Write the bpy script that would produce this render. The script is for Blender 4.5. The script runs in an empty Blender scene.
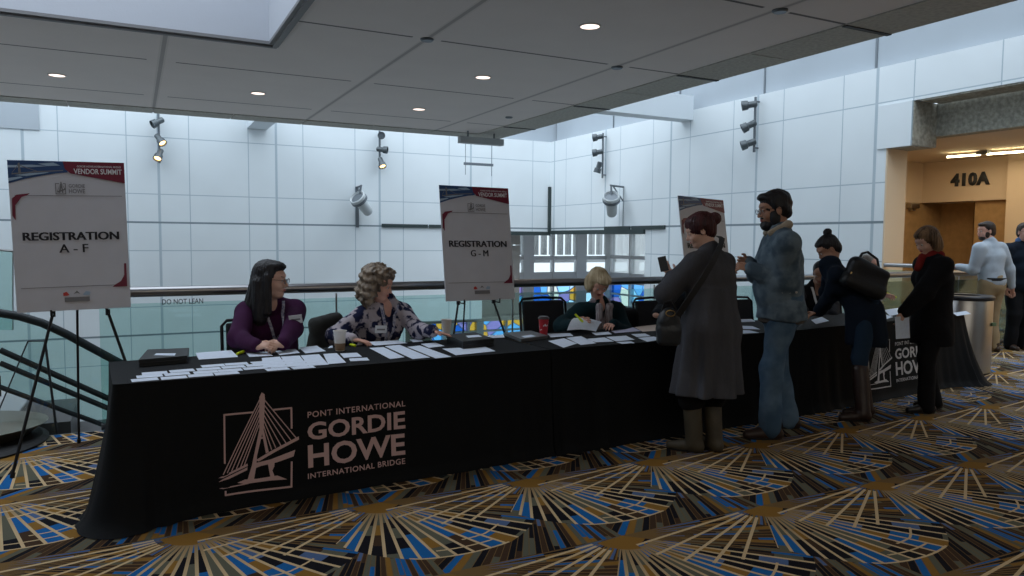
import bpy, bmesh, math, random
import numpy as np
from mathutils import Vector, Matrix
random.seed(7)
PI = math.pi
SC = bpy.context.scene
COL = SC.collection
# ---------------------------------------------------------------- camera (fitted to the vanishing points)
YAW, PIT, ROL, FPX = 0.475038, 0.0652954, 0.00766052, 736.47
CAMZ = 1.5
_f = np.array([math.sin(YAW)*math.cos(PIT), math.cos(YAW)*math.cos(PIT), -math.sin(PIT)])
_r = np.array([math.cos(YAW), -math.sin(YAW), 0.0]); _u = np.cross(_r, _f)
_c, _s = math.cos(ROL), math.sin(ROL)
MR = np.array([_c*_r + _s*_u, -_s*_r + _c*_u, _f])
C0 = np.array([0, 0, CAMZ])
def at(x, y, X=None, Y=None, z=None):
    """the point of the place seen at photo pixel x, y on the plane X=, Y= or z="""
    d = MR.T @ np.array([(x-512)/FPX, -(y-288)/FPX, 1.0])
    t = X/d[0] if X is not None else (Y/d[1] if Y is not None else (z-CAMZ)/d[2])
    return Vector(C0 + d*t)
cam = bpy.data.cameras.new('camera'); cam.sensor_width = 36; cam.lens = FPX*36/1024; cam.clip_end = 200
camo = bpy.data.objects.new('camera', cam); COL.objects.link(camo)
m = Matrix.Identity(4)
for i in range(3):
    m[i][0], m[i][1], m[i][2] = MR[0][i], MR[1][i], -MR[2][i]
m.translation = (0, 0, CAMZ); camo.matrix_world = m; SC.camera = camo
SC.view_settings.view_transform = 'Standard'; SC.view_settings.look = 'None'
SC.view_settings.gamma = 1; SC.view_settings.use_curve_mapping = False

# ---------------------------------------------------------------- materials
class NT:
    def __init__(s, m): s.t = m.node_tree; s.n = s.t.nodes; s.l = s.t.links
    def add(s, k, **kw):
        n = s.n.new(k)
        for a, v in kw.items(): setattr(n, a, v)
        return n
    def link(s, a, b): s.l.new(a, b)
    def put(s, sock, v):
        if isinstance(v, bpy.types.NodeSocket): s.link(v, sock)
        else: sock.default_value = v
    def m(s, op, a, b=0.0, c=None):
        n = s.add('ShaderNodeMath', operation=op); s.put(n.inputs[0], a); s.put(n.inputs[1], b)
        if c is not None: s.put(n.inputs[2], c)
        return n.outputs[0]
    def mix(s, f, a, b):
        n = s.add('ShaderNodeMix', data_type='RGBA'); s.put(n.inputs[0], f); s.put(n.inputs[6], a); s.put(n.inputs[7], b)
        return n.outputs[2]
def c4(c): return (c[0], c[1], c[2], 1)
def new_mat(name):
    m = bpy.data.materials.new(name); m.use_nodes = True
    return m, NT(m), m.node_tree.nodes['Principled BSDF']
def mat(name, col, rough=.6, metal=0, spec=.4, bump=0, bscale=60, var=0, vscale=8, sheen=0, stretch=None, col2=None, emit=None, trans=0, coat=0, hard=0):
    m, T, P = new_mat(name)
    P.inputs['Roughness'].default_value = rough; P.inputs['Metallic'].default_value = metal
    P.inputs['Specular IOR Level'].default_value = spec
    P.inputs['Base Color'].default_value = c4(col)
    if trans: P.inputs['Transmission Weight'].default_value = trans
    if coat: P.inputs['Coat Weight'].default_value = coat
    if sheen: P.inputs['Sheen Weight'].default_value = sheen
    co = T.add('ShaderNodeTexCoord').outputs['Object']
    if stretch:
        mp = T.add('ShaderNodeMapping'); mp.inputs['Scale'].default_value = stretch; T.link(co, mp.inputs[0]); co = mp.outputs[0]
    if var or col2:
        n = T.add('ShaderNodeTexNoise'); n.inputs['Scale'].default_value = vscale; n.inputs['Detail'].default_value = 5; T.link(co, n.inputs[0])
        r = T.add('ShaderNodeMapRange'); r.inputs[1].default_value = .35+hard; r.inputs[2].default_value = .65-hard; T.link(n.outputs[0], r.inputs[0])
        b = col2 if col2 else tuple(min(1, x*(1+var)) for x in col); a = col if col2 else tuple(x*(1-var) for x in col)
        T.link(T.mix(r.outputs[0], c4(a), c4(b)), P.inputs['Base Color'])
    if bump:
        n = T.add('ShaderNodeTexNoise'); n.inputs['Scale'].default_value = bscale; n.inputs['Detail'].default_value = 4; T.link(co, n.inputs[0])
        b = T.add('ShaderNodeBump'); b.inputs['Strength'].default_value = bump; b.inputs['Distance'].default_value = .01
        T.link(n.outputs[0], b.inputs['Height']); T.link(b.outputs[0], P.inputs['Normal'])
    if emit: P.inputs['Emission Color'].default_value = c4(emit[0]); P.inputs['Emission Strength'].default_value = emit[1]
    return m

def panel_mat(name, axis, off, zoff=1.9, base=(.72,.765,.79)):
    """white wall panels 1.54 m square; joints repeat every 3.1 m with a wide one in between"""
    m, T, P = new_mat(name); P.inputs['Roughness'].default_value = .45; P.inputs['Specular IOR Level'].default_value = .35
    g = T.add('ShaderNodeNewGeometry'); s = T.add('ShaderNodeSeparateXYZ'); T.link(g.outputs['Position'], s.inputs[0])
    u = s.outputs[axis]; z = s.outputs[2]
    def lines(v, o, per, wid):
        a = T.m('SUBTRACT', v, o); a = T.m('DIVIDE', a, per); a = T.m('FRACT', T.m('ADD', a, .5)); a = T.m('ABSOLUTE', T.m('SUBTRACT', a, .5))
        return T.m('LESS_THAN', T.m('MULTIPLY', a, per), wid/2)
    thin = T.m('MAXIMUM', lines(u, off+.77, 3.1, .022), lines(u, off-.77, 3.1, .022))
    thin = T.m('MAXIMUM', thin, T.m('MAXIMUM', lines(z, zoff+.77, 3.08, .022), lines(z, zoff-.77, 3.08, .022)))
    thick = lines(u, off, 3.1, .065); groove = lines(z, zoff, 3.08, .05)
    n = T.add('ShaderNodeTexNoise'); n.inputs['Scale'].default_value = .8; T.link(g.outputs['Position'], n.inputs[0])
    c = T.mix(n.outputs[0], c4([x*.93 for x in base]), c4([min(1,x*1.05) for x in base]))
    c = T.mix(T.m('MULTIPLY', thin, .85), c, (.34,.42,.48,1)); c = T.mix(thick, c, (.44,.51,.56,1)); c = T.mix(groove, c, (.20,.25,.28,1))
    T.link(c, P.inputs['Base Color'])
    return m

def carpet_mat():
    m, T, P = new_mat('carpet_fan_pattern'); P.inputs['Roughness'].default_value = .95; P.inputs['Specular IOR Level'].default_value = .08
    g = T.add('ShaderNodeNewGeometry'); s = T.add('ShaderNodeSeparateXYZ'); T.link(g.outputs['Position'], s.inputs[0])
    M = T.m
    wob = T.add('ShaderNodeTexNoise'); wob.inputs['Scale'].default_value = 60; T.link(g.outputs['Position'], wob.inputs[0])
    u = M('DIVIDE', M('SUBTRACT', s.outputs[0], .25), .965); v = M('ADD', s.outputs[1], M('MULTIPLY', wob.outputs[0], .004))
    dy = M('SUBTRACT', M('CEIL', v), v); ku = M('FLOOR', u); dx = M('SUBTRACT', u, ku)
    def white(*a):
        cx = T.add('ShaderNodeCombineXYZ')
        for i_, x_ in enumerate(a): T.put(cx.inputs[i_], x_)
        wn = T.add('ShaderNodeTexWhiteNoise', noise_dimensions='3D'); T.link(cx.outputs[0], wn.inputs[0]); return wn.outputs[0]
    def polar(dx):
        return M('MULTIPLY', M('ARCTAN2', dy, dx), 180/PI), M('SQRT', M('ADD', M('MULTIPLY', dx, dx), M('MULTIPLY', dy, dy)))
    def AND(*a):
        r_ = a[0]
        for q_ in a[1:]: r_ = M('MULTIPLY', r_, q_)
        return r_
    def wedges(a, r, off, step, seed, hw, blk):
        w = M('DIVIDE', M('SUBTRACT', a, off), step); wi = M('FLOOR', w); fr = M('SUBTRACT', w, wi)
        e = M('MULTIPLY', M('MULTIPLY', M('MINIMUM', fr, M('SUBTRACT', 1.0, fr)), step*PI/180), r)
        q = M('ADD', M('MULTIPLY', r, blk), M('MULTIPLY', white(wi, seed, 0.5), 5.0)); qi = M('FLOOR', q)
        return white(wi, qi, seed+3.3), M('LESS_THAN', e, hw), white(wi, seed, 7.5)
    def ramp(h, cols):
        n = T.add('ShaderNodeValToRGB'); cr = n.color_ramp; cr.interpolation = 'CONSTANT'
        while len(cr.elements) < len(cols): cr.elements.new(.5)
        acc = 0
        for e, (c, wgt) in zip(cr.elements, cols): e.position = acc; e.color = c4(c); acc += wgt
        T.link(h, n.inputs[0]); return n.outputs[0]
    BL, BK, OC, GR, BR, LB = (.012,.13,.38), (.008,.008,.012), (.28,.145,.03), (.125,.125,.09), (.06,.033,.018), (.09,.15,.30)
    CR, CO = (.66,.49,.28), (.20,.12,.045)
    MAIN = [(BL,.29),(BK,.24),(OC,.11),(GR,.22),(BR,.06),(LB,.08)]
    FILL = [(BR,.27),(BK,.30),(GR,.13),(OC,.14),(BL,.10),(LB,.06)]
    aA, rA = polar(dx); aB, rB = polar(M('SUBTRACT', dx, 1.0))
    def Rm(a): return M('MINIMUM', M('MINIMUM', M('ADD', .60, M('MULTIPLY', M('SUBTRACT', 128, a), .0063)), M('ADD', .82, M('MULTIPLY', M('SUBTRACT', 93, a), .0035))), .93)
    def main(a, r):
        R_ = Rm(a); h, ln, wr = wedges(a, r, 3.4, 6.0, 1.0, .0085, 7.5)
        c = ramp(h, MAIN)
        rim = M('LESS_THAN', M('ABSOLUTE', M('SUBTRACT', r, M('SUBTRACT', R_, .085))), .006); rim = AND(rim, M('LESS_THAN', a, 86), M('GREATER_THAN', a, 64))
        rim2 = AND(M('LESS_THAN', M('ABSOLUTE', M('SUBTRACT', r, M('SUBTRACT', R_, .17))), .006), M('LESS_THAN', a, 72), M('GREATER_THAN', a, 50))
        out = AND(M('GREATER_THAN', r, M('SUBTRACT', R_, .013)), M('LESS_THAN', a, 97), M('GREATER_THAN', a, 62))
        ln = M('MAXIMUM', M('MAXIMUM', ln, rim), M('MAXIMUM', out, rim2))
        c = T.mix(AND(ln, M('GREATER_THAN', r, .15)), c, T.mix(M('MINIMUM', M('MULTIPLY', r, 1.7), 1.0), c4(CO), c4(CR)))
        return T.mix(M('LESS_THAN', r, .12), c, c4(OC)), M('LESS_THAN', r, R_)
    # filler streaks drawn from the fan centre on the right
    hF, lF, _ = wedges(aB, rB, 0.0, 1.7, 9.0, .0022, 2.6)
    c = T.mix(AND(lF, .8), ramp(hF, FILL), c4(CO))
    cA, inA = main(aA, rA); cB, inB = main(aB, rB)
    # the right part of a fan is crossed by fine streaks
    hS, lS, _ = wedges(aA, rA, 1.0, 2.6, 4.0, .0042, 4.2)
    cS = T.mix(lS, ramp(hS, [(BL,.2),(BK,.34),(OC,.12),(GR,.12),(BR,.22)]), c4(CO))
    low = M('LESS_THAN', aA, 42)
    c = T.mix(inA, c, T.mix(low, cA, cS))
    c = T.mix(AND(M('LESS_THAN', rB, .30), M('GREATER_THAN', aB, 120)), c, ramp(hF, [(GR,.35),(OC,.25),(BR,.2),(LB,.2)]))
    c = T.mix(AND(inB, M('LESS_THAN', aB, 129)), c, cB)
    # thick cream rays reaching left over the neighbouring fan
    wn_ = M('DIVIDE', M('SUBTRACT', 180.2, aB), 7.5); wi = M('ROUND', wn_)
    e2 = M('MULTIPLY', M('MULTIPLY', M('ABSOLUTE', M('SUBTRACT', wn_, wi)), 7.5*PI/180), rB)
    tip = M('SUBTRACT', 1.03, M('MULTIPLY', M('POWER', M('DIVIDE', wi, 6.0), 3.0), .40))
    ray = AND(M('LESS_THAN', e2, .0085), M('GREATER_THAN', rB, .20), M('LESS_THAN', rB, tip), M('LESS_THAN', wi, 5.5), M('GREATER_THAN', wi, .5))
    c = T.mix(ray, c, c4(CR))
    c = T.mix(AND(M('LESS_THAN', rB, .17), M('LESS_THAN', aB, 172), M('GREATER_THAN', aB, 60)), c, c4(OC))
    nn = T.add('ShaderNodeTexNoise'); nn.inputs['Scale'].default_value = 180; T.link(g.outputs['Position'], nn.inputs[0])
    c2 = T.mix(M('MULTIPLY', nn.outputs[0], .3), c, (0.01,0.01,0.01,1))
    T.link(c2, P.inputs['Base Color'])
    b = T.add('ShaderNodeBump'); b.inputs['Strength'].default_value = .4; b.inputs['Distance'].default_value = .004
    T.link(nn.outputs[0], b.inputs['Height']); T.link(b.outputs[0], P.inputs['Normal'])
    return m

def ceiling_mat():
    m, T, P = new_mat('ceiling_panels'); P.inputs['Roughness'].default_value = .9
    g = T.add('ShaderNodeNewGeometry'); s = T.add('ShaderNodeSeparateXYZ'); T.link(g.outputs['Position'], s.inputs[0])
    M = T.m
    def near(v, o, per, wid):
        a = M('FRACT', M('ADD', M('DIVIDE', M('SUBTRACT', v, o), per), .5)); a = M('MULTIPLY', M('ABSOLUTE', M('SUBTRACT', a, .5)), per)
        return M('LESS_THAN', a, wid/2), a
    lx, ax = near(s.outputs[0], XJ, TS, .055); ly, ay = near(s.outputs[1], YJ, TS, .05)
    cross = M('MULTIPLY', M('LESS_THAN', ax, .22), M('LESS_THAN', ay, .22))
    n = T.add('ShaderNodeTexNoise'); n.inputs['Scale'].default_value = 1.2; n.inputs['Detail'].default_value = 4; T.link(g.outputs['Position'], n.inputs[0])
    c = T.mix(n.outputs[0], (.63,.575,.55,1), (.70,.64,.61,1))
    lx2, _ = near(s.outputs[0], XJ, TS, .11)
    c = T.mix(M('MULTIPLY', M('SUBTRACT', lx2, lx), .12), c, (.12,.12,.12,1))
    c = T.mix(M('MULTIPLY', lx, .55), c, (.15,.14,.14,1)); c = T.mix(M('MULTIPLY', ly, M('SUBTRACT', 1.0, M('LESS_THAN', ax, .2))), c, (.13,.12,.12,1))
    T.link(c, P.inputs['Base Color'])
    n2 = T.add('ShaderNodeTexNoise'); n2.inputs['Scale'].default_value = 40; T.link(g.outputs['Position'], n2.inputs[0])
    b = T.add('ShaderNodeBump'); b.inputs['Strength'].default_value = .25; b.inputs['Distance'].default_value = .01
    T.link(n2.outputs[0], b.inputs['Height']); T.link(b.outputs[0], P.inputs['Normal'])
    return m

# ---------------------------------------------------------------- mesh helpers
def link(name, me, m, parent=None, smooth=False, smooth_angle=None):
    o = bpy.data.objects.new(name, me); COL.objects.link(o)
    if m: me.materials.append(m)
    if smooth: me.polygons.foreach_set('use_smooth', [True]*len(me.polygons))
    if smooth_angle:
        me.polygons.foreach_set('use_smooth', [True]*len(me.polygons))
        me.set_sharp_from_angle(angle=smooth_angle)
    if parent: o.parent = parent; o.matrix_parent_inverse = Matrix.Translation(-parent.location) if parent.parent is None else Matrix.Translation(-parent.matrix_basis.translation)
    return o
def tag(o, label=None, cat=None, group=None, kind=None):
    if label: o['label'] = label
    if cat: o['category'] = cat
    if group: o['group'] = group
    if kind: o['kind'] = kind
    return o
def thing(name, label, cat, loc, group=None):
    o = bpy.data.objects.new(name, None); COL.objects.link(o); o.empty_display_size = .1
    o.location = Vector(loc); tag(o, label, cat, group); return o
class MB:
    """collects shapes in world space, links them as ONE mesh"""
    def __init__(s): s.b = bmesh.new(); s.mi = 0
    def _new(s, before):
        for f in s.b.faces:
            if f.index == -1 or f not in before: pass
    def box(s, lo, hi, bev=0, R=None, o=None):
        lo, hi = Vector(lo), Vector(hi)
        r = bmesh.ops.create_cube(s.b, size=1); vs = r['verts']
        for v in vs:
            v.co = Vector([(lo[i]+hi[i])/2 + v.co[i]*(hi[i]-lo[i]) for i in range(3)])
        if bev:
            es = list({e for v in vs for e in v.link_edges})
            q = bmesh.ops.bevel(s.b, geom=es, offset=bev, segments=2, affect='EDGES', profile=.6); vs = list({v for f in q['faces'] for v in f.verts} | {v for v in vs if v.is_valid})
        if R is not None:
            oo = Vector(o if o is not None else (lo+hi)/2)
            for v in vs: v.co = oo + R @ (v.co-oo)
        return vs
    def tube(s, pts, r, n=10, caps=True, r2=None):
        pts = [Vector(p) for p in pts]; rings = []
        up = None
        for i, p in enumerate(pts):
            d = (pts[min(i+1, len(pts)-1)] - pts[max(i-1, 0)]).normalized()
            if up is None: up = Vector((0,0,1)) if abs(d.z) < .9 else Vector((1,0,0))
            a = d.cross(up).normalized(); b = a.cross(d).normalized(); up = b
            rr = (r[i] if isinstance(r, (list, tuple)) else r)
            rings.append([s.b.verts.new(p + a*math.cos(2*PI*k/n)*rr + b*math.sin(2*PI*k/n)*rr) for k in range(n)])
        for A, B in zip(rings, rings[1:]):
            for k in range(n): s.b.faces.new((A[k], A[(k+1)%n], B[(k+1)%n], B[k]))
        if caps: s.b.faces.new(rings[0][::-1]); s.b.faces.new(rings[-1])
    def lathe(s, c, prof, n=32, R=None, open_=False):
        c = Vector(c); rings = []
        for r, z in prof:
            ring = []
            for k in range(n):
                v = Vector((r*math.cos(2*PI*k/n), r*math.sin(2*PI*k/n), z))
                if R is not None: v = R @ v
                ring.append(s.b.verts.new(c+v))
            rings.append(ring)
        for A, B in zip(rings, rings[1:]):
            for k in range(n): s.b.faces.new((A[k], A[(k+1)%n], B[(k+1)%n], B[k]))
        if prof[0][0] > 1e-6 and not open_: s.b.faces.new(rings[0][::-1])
        if prof[-1][0] > 1e-6 and not open_: s.b.faces.new(rings[-1])
    def poly(s, pts, mi=None):
        f = s.b.faces.new([s.b.verts.new(Vector(p)) for p in pts])
        if mi is not None: f.material_index = mi
        return f
    def prism(s, pts, d):
        pts = [Vector(p) for p in pts]; d = Vector(d)
        A = [s.b.verts.new(p) for p in pts]; B = [s.b.verts.new(p+d) for p in pts]; n = len(A)
        s.b.faces.new(A[::-1]); s.b.faces.new(B)
        for k in range(n): s.b.faces.new((A[k], A[(k+1)%n], B[(k+1)%n], B[k]))
    def grid(s, fn, nu, nv, close=False):
        V = [[s.b.verts.new(Vector(fn(i/(nu if close else nu-1), j/(nv-1)))) for j in range(nv)] for i in range(nu)]
        for i in range(nu if close else nu-1):
            for j in range(nv-1):
                s.b.faces.new((V[i][j], V[(i+1)%nu][j], V[(i+1)%nu][j+1], V[i][j+1]))
        return V
    def build(s, name, m, parent=None, smooth=False, sa=None, mats=None, norm=True, origin=None):
        if norm: bmesh.ops.recalc_face_normals(s.b, faces=s.b.faces)
        me = bpy.data.meshes.new(name)
        if parent is None:
            if origin is None:
                xs = [v.co for v in s.b.verts]; origin = Vector(((min(v.x for v in xs)+max(v.x for v in xs))/2, (min(v.y for v in xs)+max(v.y for v in xs))/2, min(v.z for v in xs)))
            bmesh.ops.translate(s.b, verts=s.b.verts, vec=-Vector(origin))
        s.b.to_mesh(me); s.b.free()
        o = link(name, me, m, parent, smooth, sa)
        if mats:
            for q in mats: me.materials.append(q)
        if parent is None: o.location = origin
        return o
def part(name, mb, m, parent, **k): return mb.build(name, m, parent, **k)
def struct(name, mb, m, **k): return tag(mb.build(name, m, **k), kind='structure')
def parent_world(parent):
    v = Vector((0,0,0)); q = parent
    while q is not None: v += q.location; q = q.parent
    return v
def text_mesh(body, size, off=0.0, extr=0.0, cx=1.0, space=1.0, align='LEFT'):
    cu = bpy.data.curves.new('lettering', 'FONT'); cu.body = body; cu.size = size; cu.offset = off; cu.extrude = extr
    cu.align_x = align; cu.space_character = space; cu.resolution_u = 3
    o = bpy.data.objects.new('lettering', cu); COL.objects.link(o); bpy.context.view_layer.update()
    me = bpy.data.meshes.new_from_object(o.evaluated_get(bpy.context.evaluated_depsgraph_get()))
    bpy.data.objects.remove(o); bpy.data.curves.remove(cu)
    for v in me.vertices: v.co.x *= cx
    return me
def text_fit(body, w, h, off=0.0, extr=0.0, **k):
    """lettering whose bounding box is w x h with its lower left corner at 0,0"""
    me = text_mesh(body, 1.0, off=off, extr=0, **k)
    xs = [v.co.x for v in me.vertices]; ys = [v.co.y for v in me.vertices]
    x0, y0, sx, sy = min(xs), min(ys), w/(max(xs)-min(xs)), h/(max(ys)-min(ys))
    for v in me.vertices: v.co = Vector(((v.co.x-x0)*sx, (v.co.y-y0)*sy, 0))
    if extr:
        b = bmesh.new(); b.from_mesh(me); r = bmesh.ops.extrude_face_region(b, geom=b.faces[:])
        for q in r['geom']:
            if isinstance(q, bmesh.types.BMVert): q.co.z += extr
        bmesh.ops.recalc_face_normals(b, faces=b.faces); b.to_mesh(me); b.free()
    return me
def place_flat(me, fn, name, m, parent):
    """map 2D lettering (x, y, depth) through fn into the place"""
    for v in me.vertices: v.co = fn(v.co.x, v.co.y, v.co.z)
    return link(name, me, m, parent)

# ---------------------------------------------------------------- smooth solids (distance field -> surface)
def V3(*a): return np.array(a if len(a) == 3 else a[0], float)
def _eval(pr, X):
    t = pr[0]
    if t == 'cap':
        _, a, ra, b, rb, side, fl = pr[:7]
        if side is not None:
            dd = (X-a) @ side; X = X + np.multiply.outer(dd*(1/fl-1), side); bb = b + side*((b-a)@side)*(1/fl-1)
        else: bb = b
        ab = bb-a; L = ab@ab + 1e-12; h = np.clip(((X-a)@ab)/L, 0, 1)
        return np.sqrt((((X-a)-h[..., None]*ab)**2).sum(-1)) - (ra+(rb-ra)*h)
    if t == 'ell':
        _, c, r, Rm = pr[:4]
        q = (X-c) @ Rm if Rm is not None else X-c
        k0 = np.sqrt(((q/r)**2).sum(-1)); k1 = np.sqrt(((q/(r*r))**2).sum(-1))+1e-9
        return k0*(k0-1)/k1
    if t == 'box':
        _, c, r, Rm, rd = pr[:5]
        q = np.abs((X-c) @ Rm if Rm is not None else X-c) - (r-rd)
        return np.sqrt((np.maximum(q, 0)**2).sum(-1)) + np.minimum(q.max(-1), 0) - rd
    if t == 'skirt':    # elliptical cone hanging from a (top) to b (hem), pleated
        _, a, ra, b, rb, side, fl, npl, amp = pr[:9]
        zt = np.clip((a[2]-X[..., 2])/(a[2]-b[2]), 0, 1); cx = a[0]+(b[0]-a[0])*zt; cy = a[1]+(b[1]-a[1])*zt
        dx = X[..., 0]-cx; dy = X[..., 1]-cy; fw = V3(-side[1], side[0], 0)
        s_ = (dx*side[0]+dy*side[1])/fl; f_ = dx*fw[0]+dy*fw[1]; th = np.arctan2(s_, f_)
        rr = ra+(rb-ra)*zt + amp*zt*(np.sin(th*npl)+.5*np.sin(th*npl*.43+1.3)+.4*np.sin(th*npl*1.7+.4))
        d = np.sqrt(s_**2+f_**2)-rr
        return np.maximum(d, np.maximum(X[..., 2]-a[2], b[2]-X[..., 2]))
def _bounds(pr):
    t = pr[0]
    if t in ('cap', 'skirt'):
        r = max(pr[2], pr[4])*max(1, pr[6] if pr[5] is not None else 1)*1.08 + (pr[8]*2 if t == 'skirt' else 0); return np.minimum(pr[1], pr[3])-r, np.maximum(pr[1], pr[3])+r
    r = np.linalg.norm(pr[2]) if t == 'box' else max(pr[2]); return pr[1]-r, pr[1]+r
def cap(a, ra, b, rb, side=None, fl=1.0, k=.02, op='+'): return ('cap', V3(a), ra, V3(b), rb, None if side is None else V3(side), fl, k, op)
def ell(c, r, Rm=None, k=.02, op='+'): return ('ell', V3(c), V3(r), Rm, k, op)
def bxx(c, r, Rm=None, rd=.01, k=.01, op='+'): return ('box', V3(c), V3(r), Rm, rd, k, op)
def skirt(a, ra, b, rb, side, fl, npl, amp, k=.02, op='+'): return ('skirt', V3(a), ra, V3(b), rb, V3(side), fl, npl, amp, k, op)
def solid(prims, vox, noise=None):
    lo = np.min([_bounds(p)[0] for p in prims if p[-1] == '+'], 0)-3*vox-.02; hi = np.max([_bounds(p)[1] for p in prims if p[-1] == '+'], 0)+3*vox+.02
    n = np.ceil((hi-lo)/vox).astype(int)+1
    F = np.full(n, 1.0, np.float32)
    for pr in prims:
        k, op = pr[-2], pr[-1]; a, b = _bounds(pr); pad = k+3*vox+.02
        i0 = np.maximum(np.floor((a-pad-lo)/vox).astype(int), 0); i1 = np.minimum(np.ceil((b+pad-lo)/vox).astype(int)+1, n)
        if (i1 <= i0).any(): continue
        gx = [lo[i]+vox*np.arange(i0[i], i1[i]) for i in range(3)]
        X = np.stack(np.meshgrid(*gx, indexing='ij'), -1)
        d = _eval(pr, X); S = F[i0[0]:i1[0], i0[1]:i1[1], i0[2]:i1[2]]
        if op == '+':
            h = np.clip(.5+.5*(S-d)/k, 0, 1); S[...] = S+(d-S)*h - k*h*(1-h)
        else:
            h = np.clip(.5-.5*(-d-S)/k, 0, 1); S[...] = -d+(S+d)*h + k*h*(1-h)
    if noise is not None:
        m_ = np.abs(F) < .035+vox
        idx = np.argwhere(m_); F[m_] += noise(lo+idx*vox).astype(np.float32)
    ins = F < 0; c = ins[:-1, :-1, :-1].astype(np.int8)
    cs = sum(ins[i:n[0]-1+i, j:n[1]-1+j, k:n[2]-1+k].astype(np.int8) for i in (0,1) for j in (0,1) for k in (0,1))
    act = (cs > 0) & (cs < 8); cells = np.argwhere(act); idx = np.full(act.shape, -1, np.int64); idx[act] = np.arange(len(cells))
    acc = np.zeros((len(cells), 3)); cnt = np.zeros(len(cells))
    cor = [(i,j,k) for i in (0,1) for j in (0,1) for k in (0,1)]
    for A in cor:
        for ax in range(3):
            if A[ax]: continue
            B = list(A); B[ax] = 1
            fa = F[cells[:,0]+A[0], cells[:,1]+A[1], cells[:,2]+A[2]]; fb = F[cells[:,0]+B[0], cells[:,1]+B[1], cells[:,2]+B[2]]
            x = (fa < 0) != (fb < 0); t = np.where(x, fa/np.where(x, fa-fb, 1), 0)
            p = np.tile(np.array(A, float), (len(cells), 1)); p[:, ax] += t
            acc[x] += p[x]; cnt[x] += 1
    vs = lo + (cells + acc/np.maximum(cnt, 1)[:, None])*vox
    faces = []
    for ax in range(3):
        o1, o2 = [(1,2),(2,0),(0,1)][ax]
        sl0 = [slice(1,-1)]*3; sl0[ax] = slice(0, -1); sl1 = list(sl0); sl1[ax] = slice(1, None)
        a = ins[tuple(sl0)]; b = ins[tuple(sl1)]
        e = np.argwhere(a != b)
        if not len(e): continue
        fl_ = a[e[:,0], e[:,1], e[:,2]]
        g = e.copy(); g[:, o1] += 1; g[:, o2] += 1
        def cell(d1, d2):
            q = g.copy(); q[:, o1] += d1; q[:, o2] += d2
            return idx[q[:,0], q[:,1], q[:,2]]
        Q = np.stack([cell(-1,-1), cell(0,-1), cell(0,0), cell(-1,0)], 1)
        Q[~fl_] = Q[~fl_][:, ::-1]; faces.append(Q)
    Q = np.concatenate(faces)
    return vs, Q
def solid_obj(name, prims, m, parent, vox=.008, noise=None, origin=None):
    vs, Q = solid(prims, vox, noise)
    me = bpy.data.meshes.new(name)
    org = V3(0,0,0)
    if parent is None: org = V3((vs[:,0].min()+vs[:,0].max())/2, (vs[:,1].min()+vs[:,1].max())/2, vs[:,2].min())
    me.vertices.add(len(vs)); me.vertices.foreach_set('co', (vs-org).astype(np.float32).ravel())
    me.loops.add(Q.size); me.loops.foreach_set('vertex_index', Q.ravel().astype(np.int32))
    me.polygons.add(len(Q)); me.polygons.foreach_set('loop_start', np.arange(0, Q.size, 4, dtype=np.int32))
    me.update(calc_edges=True); me.validate()
    o = link(name, me, m, parent, smooth=True)
    if parent is None: o.location = Vector(org)
    return o
def folds(amp, freq, seed=0, zf=1.0):
    rs = np.random.RandomState(seed); D = rs.normal(size=(5,3)); D /= np.linalg.norm(D, axis=1)[:, None]; D[:,2] *= zf; ph = rs.uniform(0, 6, 5)
    def f(p):
        w = np.stack([np.sin(p@(D[(i+1)%5])*freq*.35+ph[i]) for i in range(3)], 1)*.9
        s = 0
        for i in range(5): s = s + (1-2*np.abs(np.sin(p@D[i]*freq*(.6+.25*i)*.5+ph[i]+w[:, i%3])))*(1, .8, .6, .5, .4)[i]
        return s*amp*.5
    return f
def strands(amp, freq, seed=0, curly=0):
    rs = np.random.RandomState(seed)
    def f(p):
        a = np.arctan2(p[:,1]-f.c[1], p[:,0]-f.c[0]); z = p[:,2]
        s = np.sin(a*freq+np.sin(z*20+seed)*.8)+.6*np.sin(a*freq*2.3+z*9)
        if curly: s = np.sin(p[:,0]*curly+2*np.sin(z*curly*.6))*np.sin(p[:,1]*curly+1.3)*1.1+np.sin(z*curly*1.1+3*a+np.sin(p[:,0]*50))+.3*s
        return s*amp
    f.c = (0,0,0)
    return f
# ================================================================ THE SETTING
CZ = 4.16; TS = 3.1; XJ = at(427, 39, z=CZ).x; YJ = at(427, 39, z=CZ).y
SX = at(884, 34, z=CZ).x; SY = at(300, 123.5, z=CZ).y          # the two free edges of the low ceiling
WX, WY = 13.0, 22.42
M_carpet = carpet_mat(); M_ceil = ceiling_mat()
M_wb = panel_mat('wall_panels_back', 0, .67); M_wr = panel_mat('wall_panels_right', 1, 9.74)
M_white = mat('white_paint', (.66,.71,.75), .6, bump=.05); M_upper = mat('upper_wall_paint', (.36,.40,.44), .7, var=.04, vscale=.6)
M_conc = mat('rough_concrete', (.36,.345,.29), .95, bump=.9, bscale=22, var=.25, vscale=14)
M_border = mat('ceiling_border_concrete', (.40,.39,.35), .95, bump=.8, bscale=25, var=.12, vscale=18)
M_cream = mat('cream_wall', (.72,.58,.42), .7, bump=.1); M_tan = mat('tan_wall_covering', (.43,.27,.12), .8, bump=.3, bscale=80, var=.08)
M_tan2 = mat('tan_wall_shadow_side', (.40,.26,.12), .8, bump=.3, bscale=80, var=.08)
M_olive = mat('olive_grey_wall', (.17,.165,.14), .8, var=.1, vscale=1); M_beige = mat('grey_beige_panels', (.30,.28,.255), .7, var=.05, vscale=1)
M_steel = mat('brushed_steel', (.50,.50,.49), .28, metal=1, bump=.08, bscale=120, stretch=(1,1,14)); M_rail = mat('steel_handrail', (.36,.36,.37), .3, metal=1)
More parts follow.
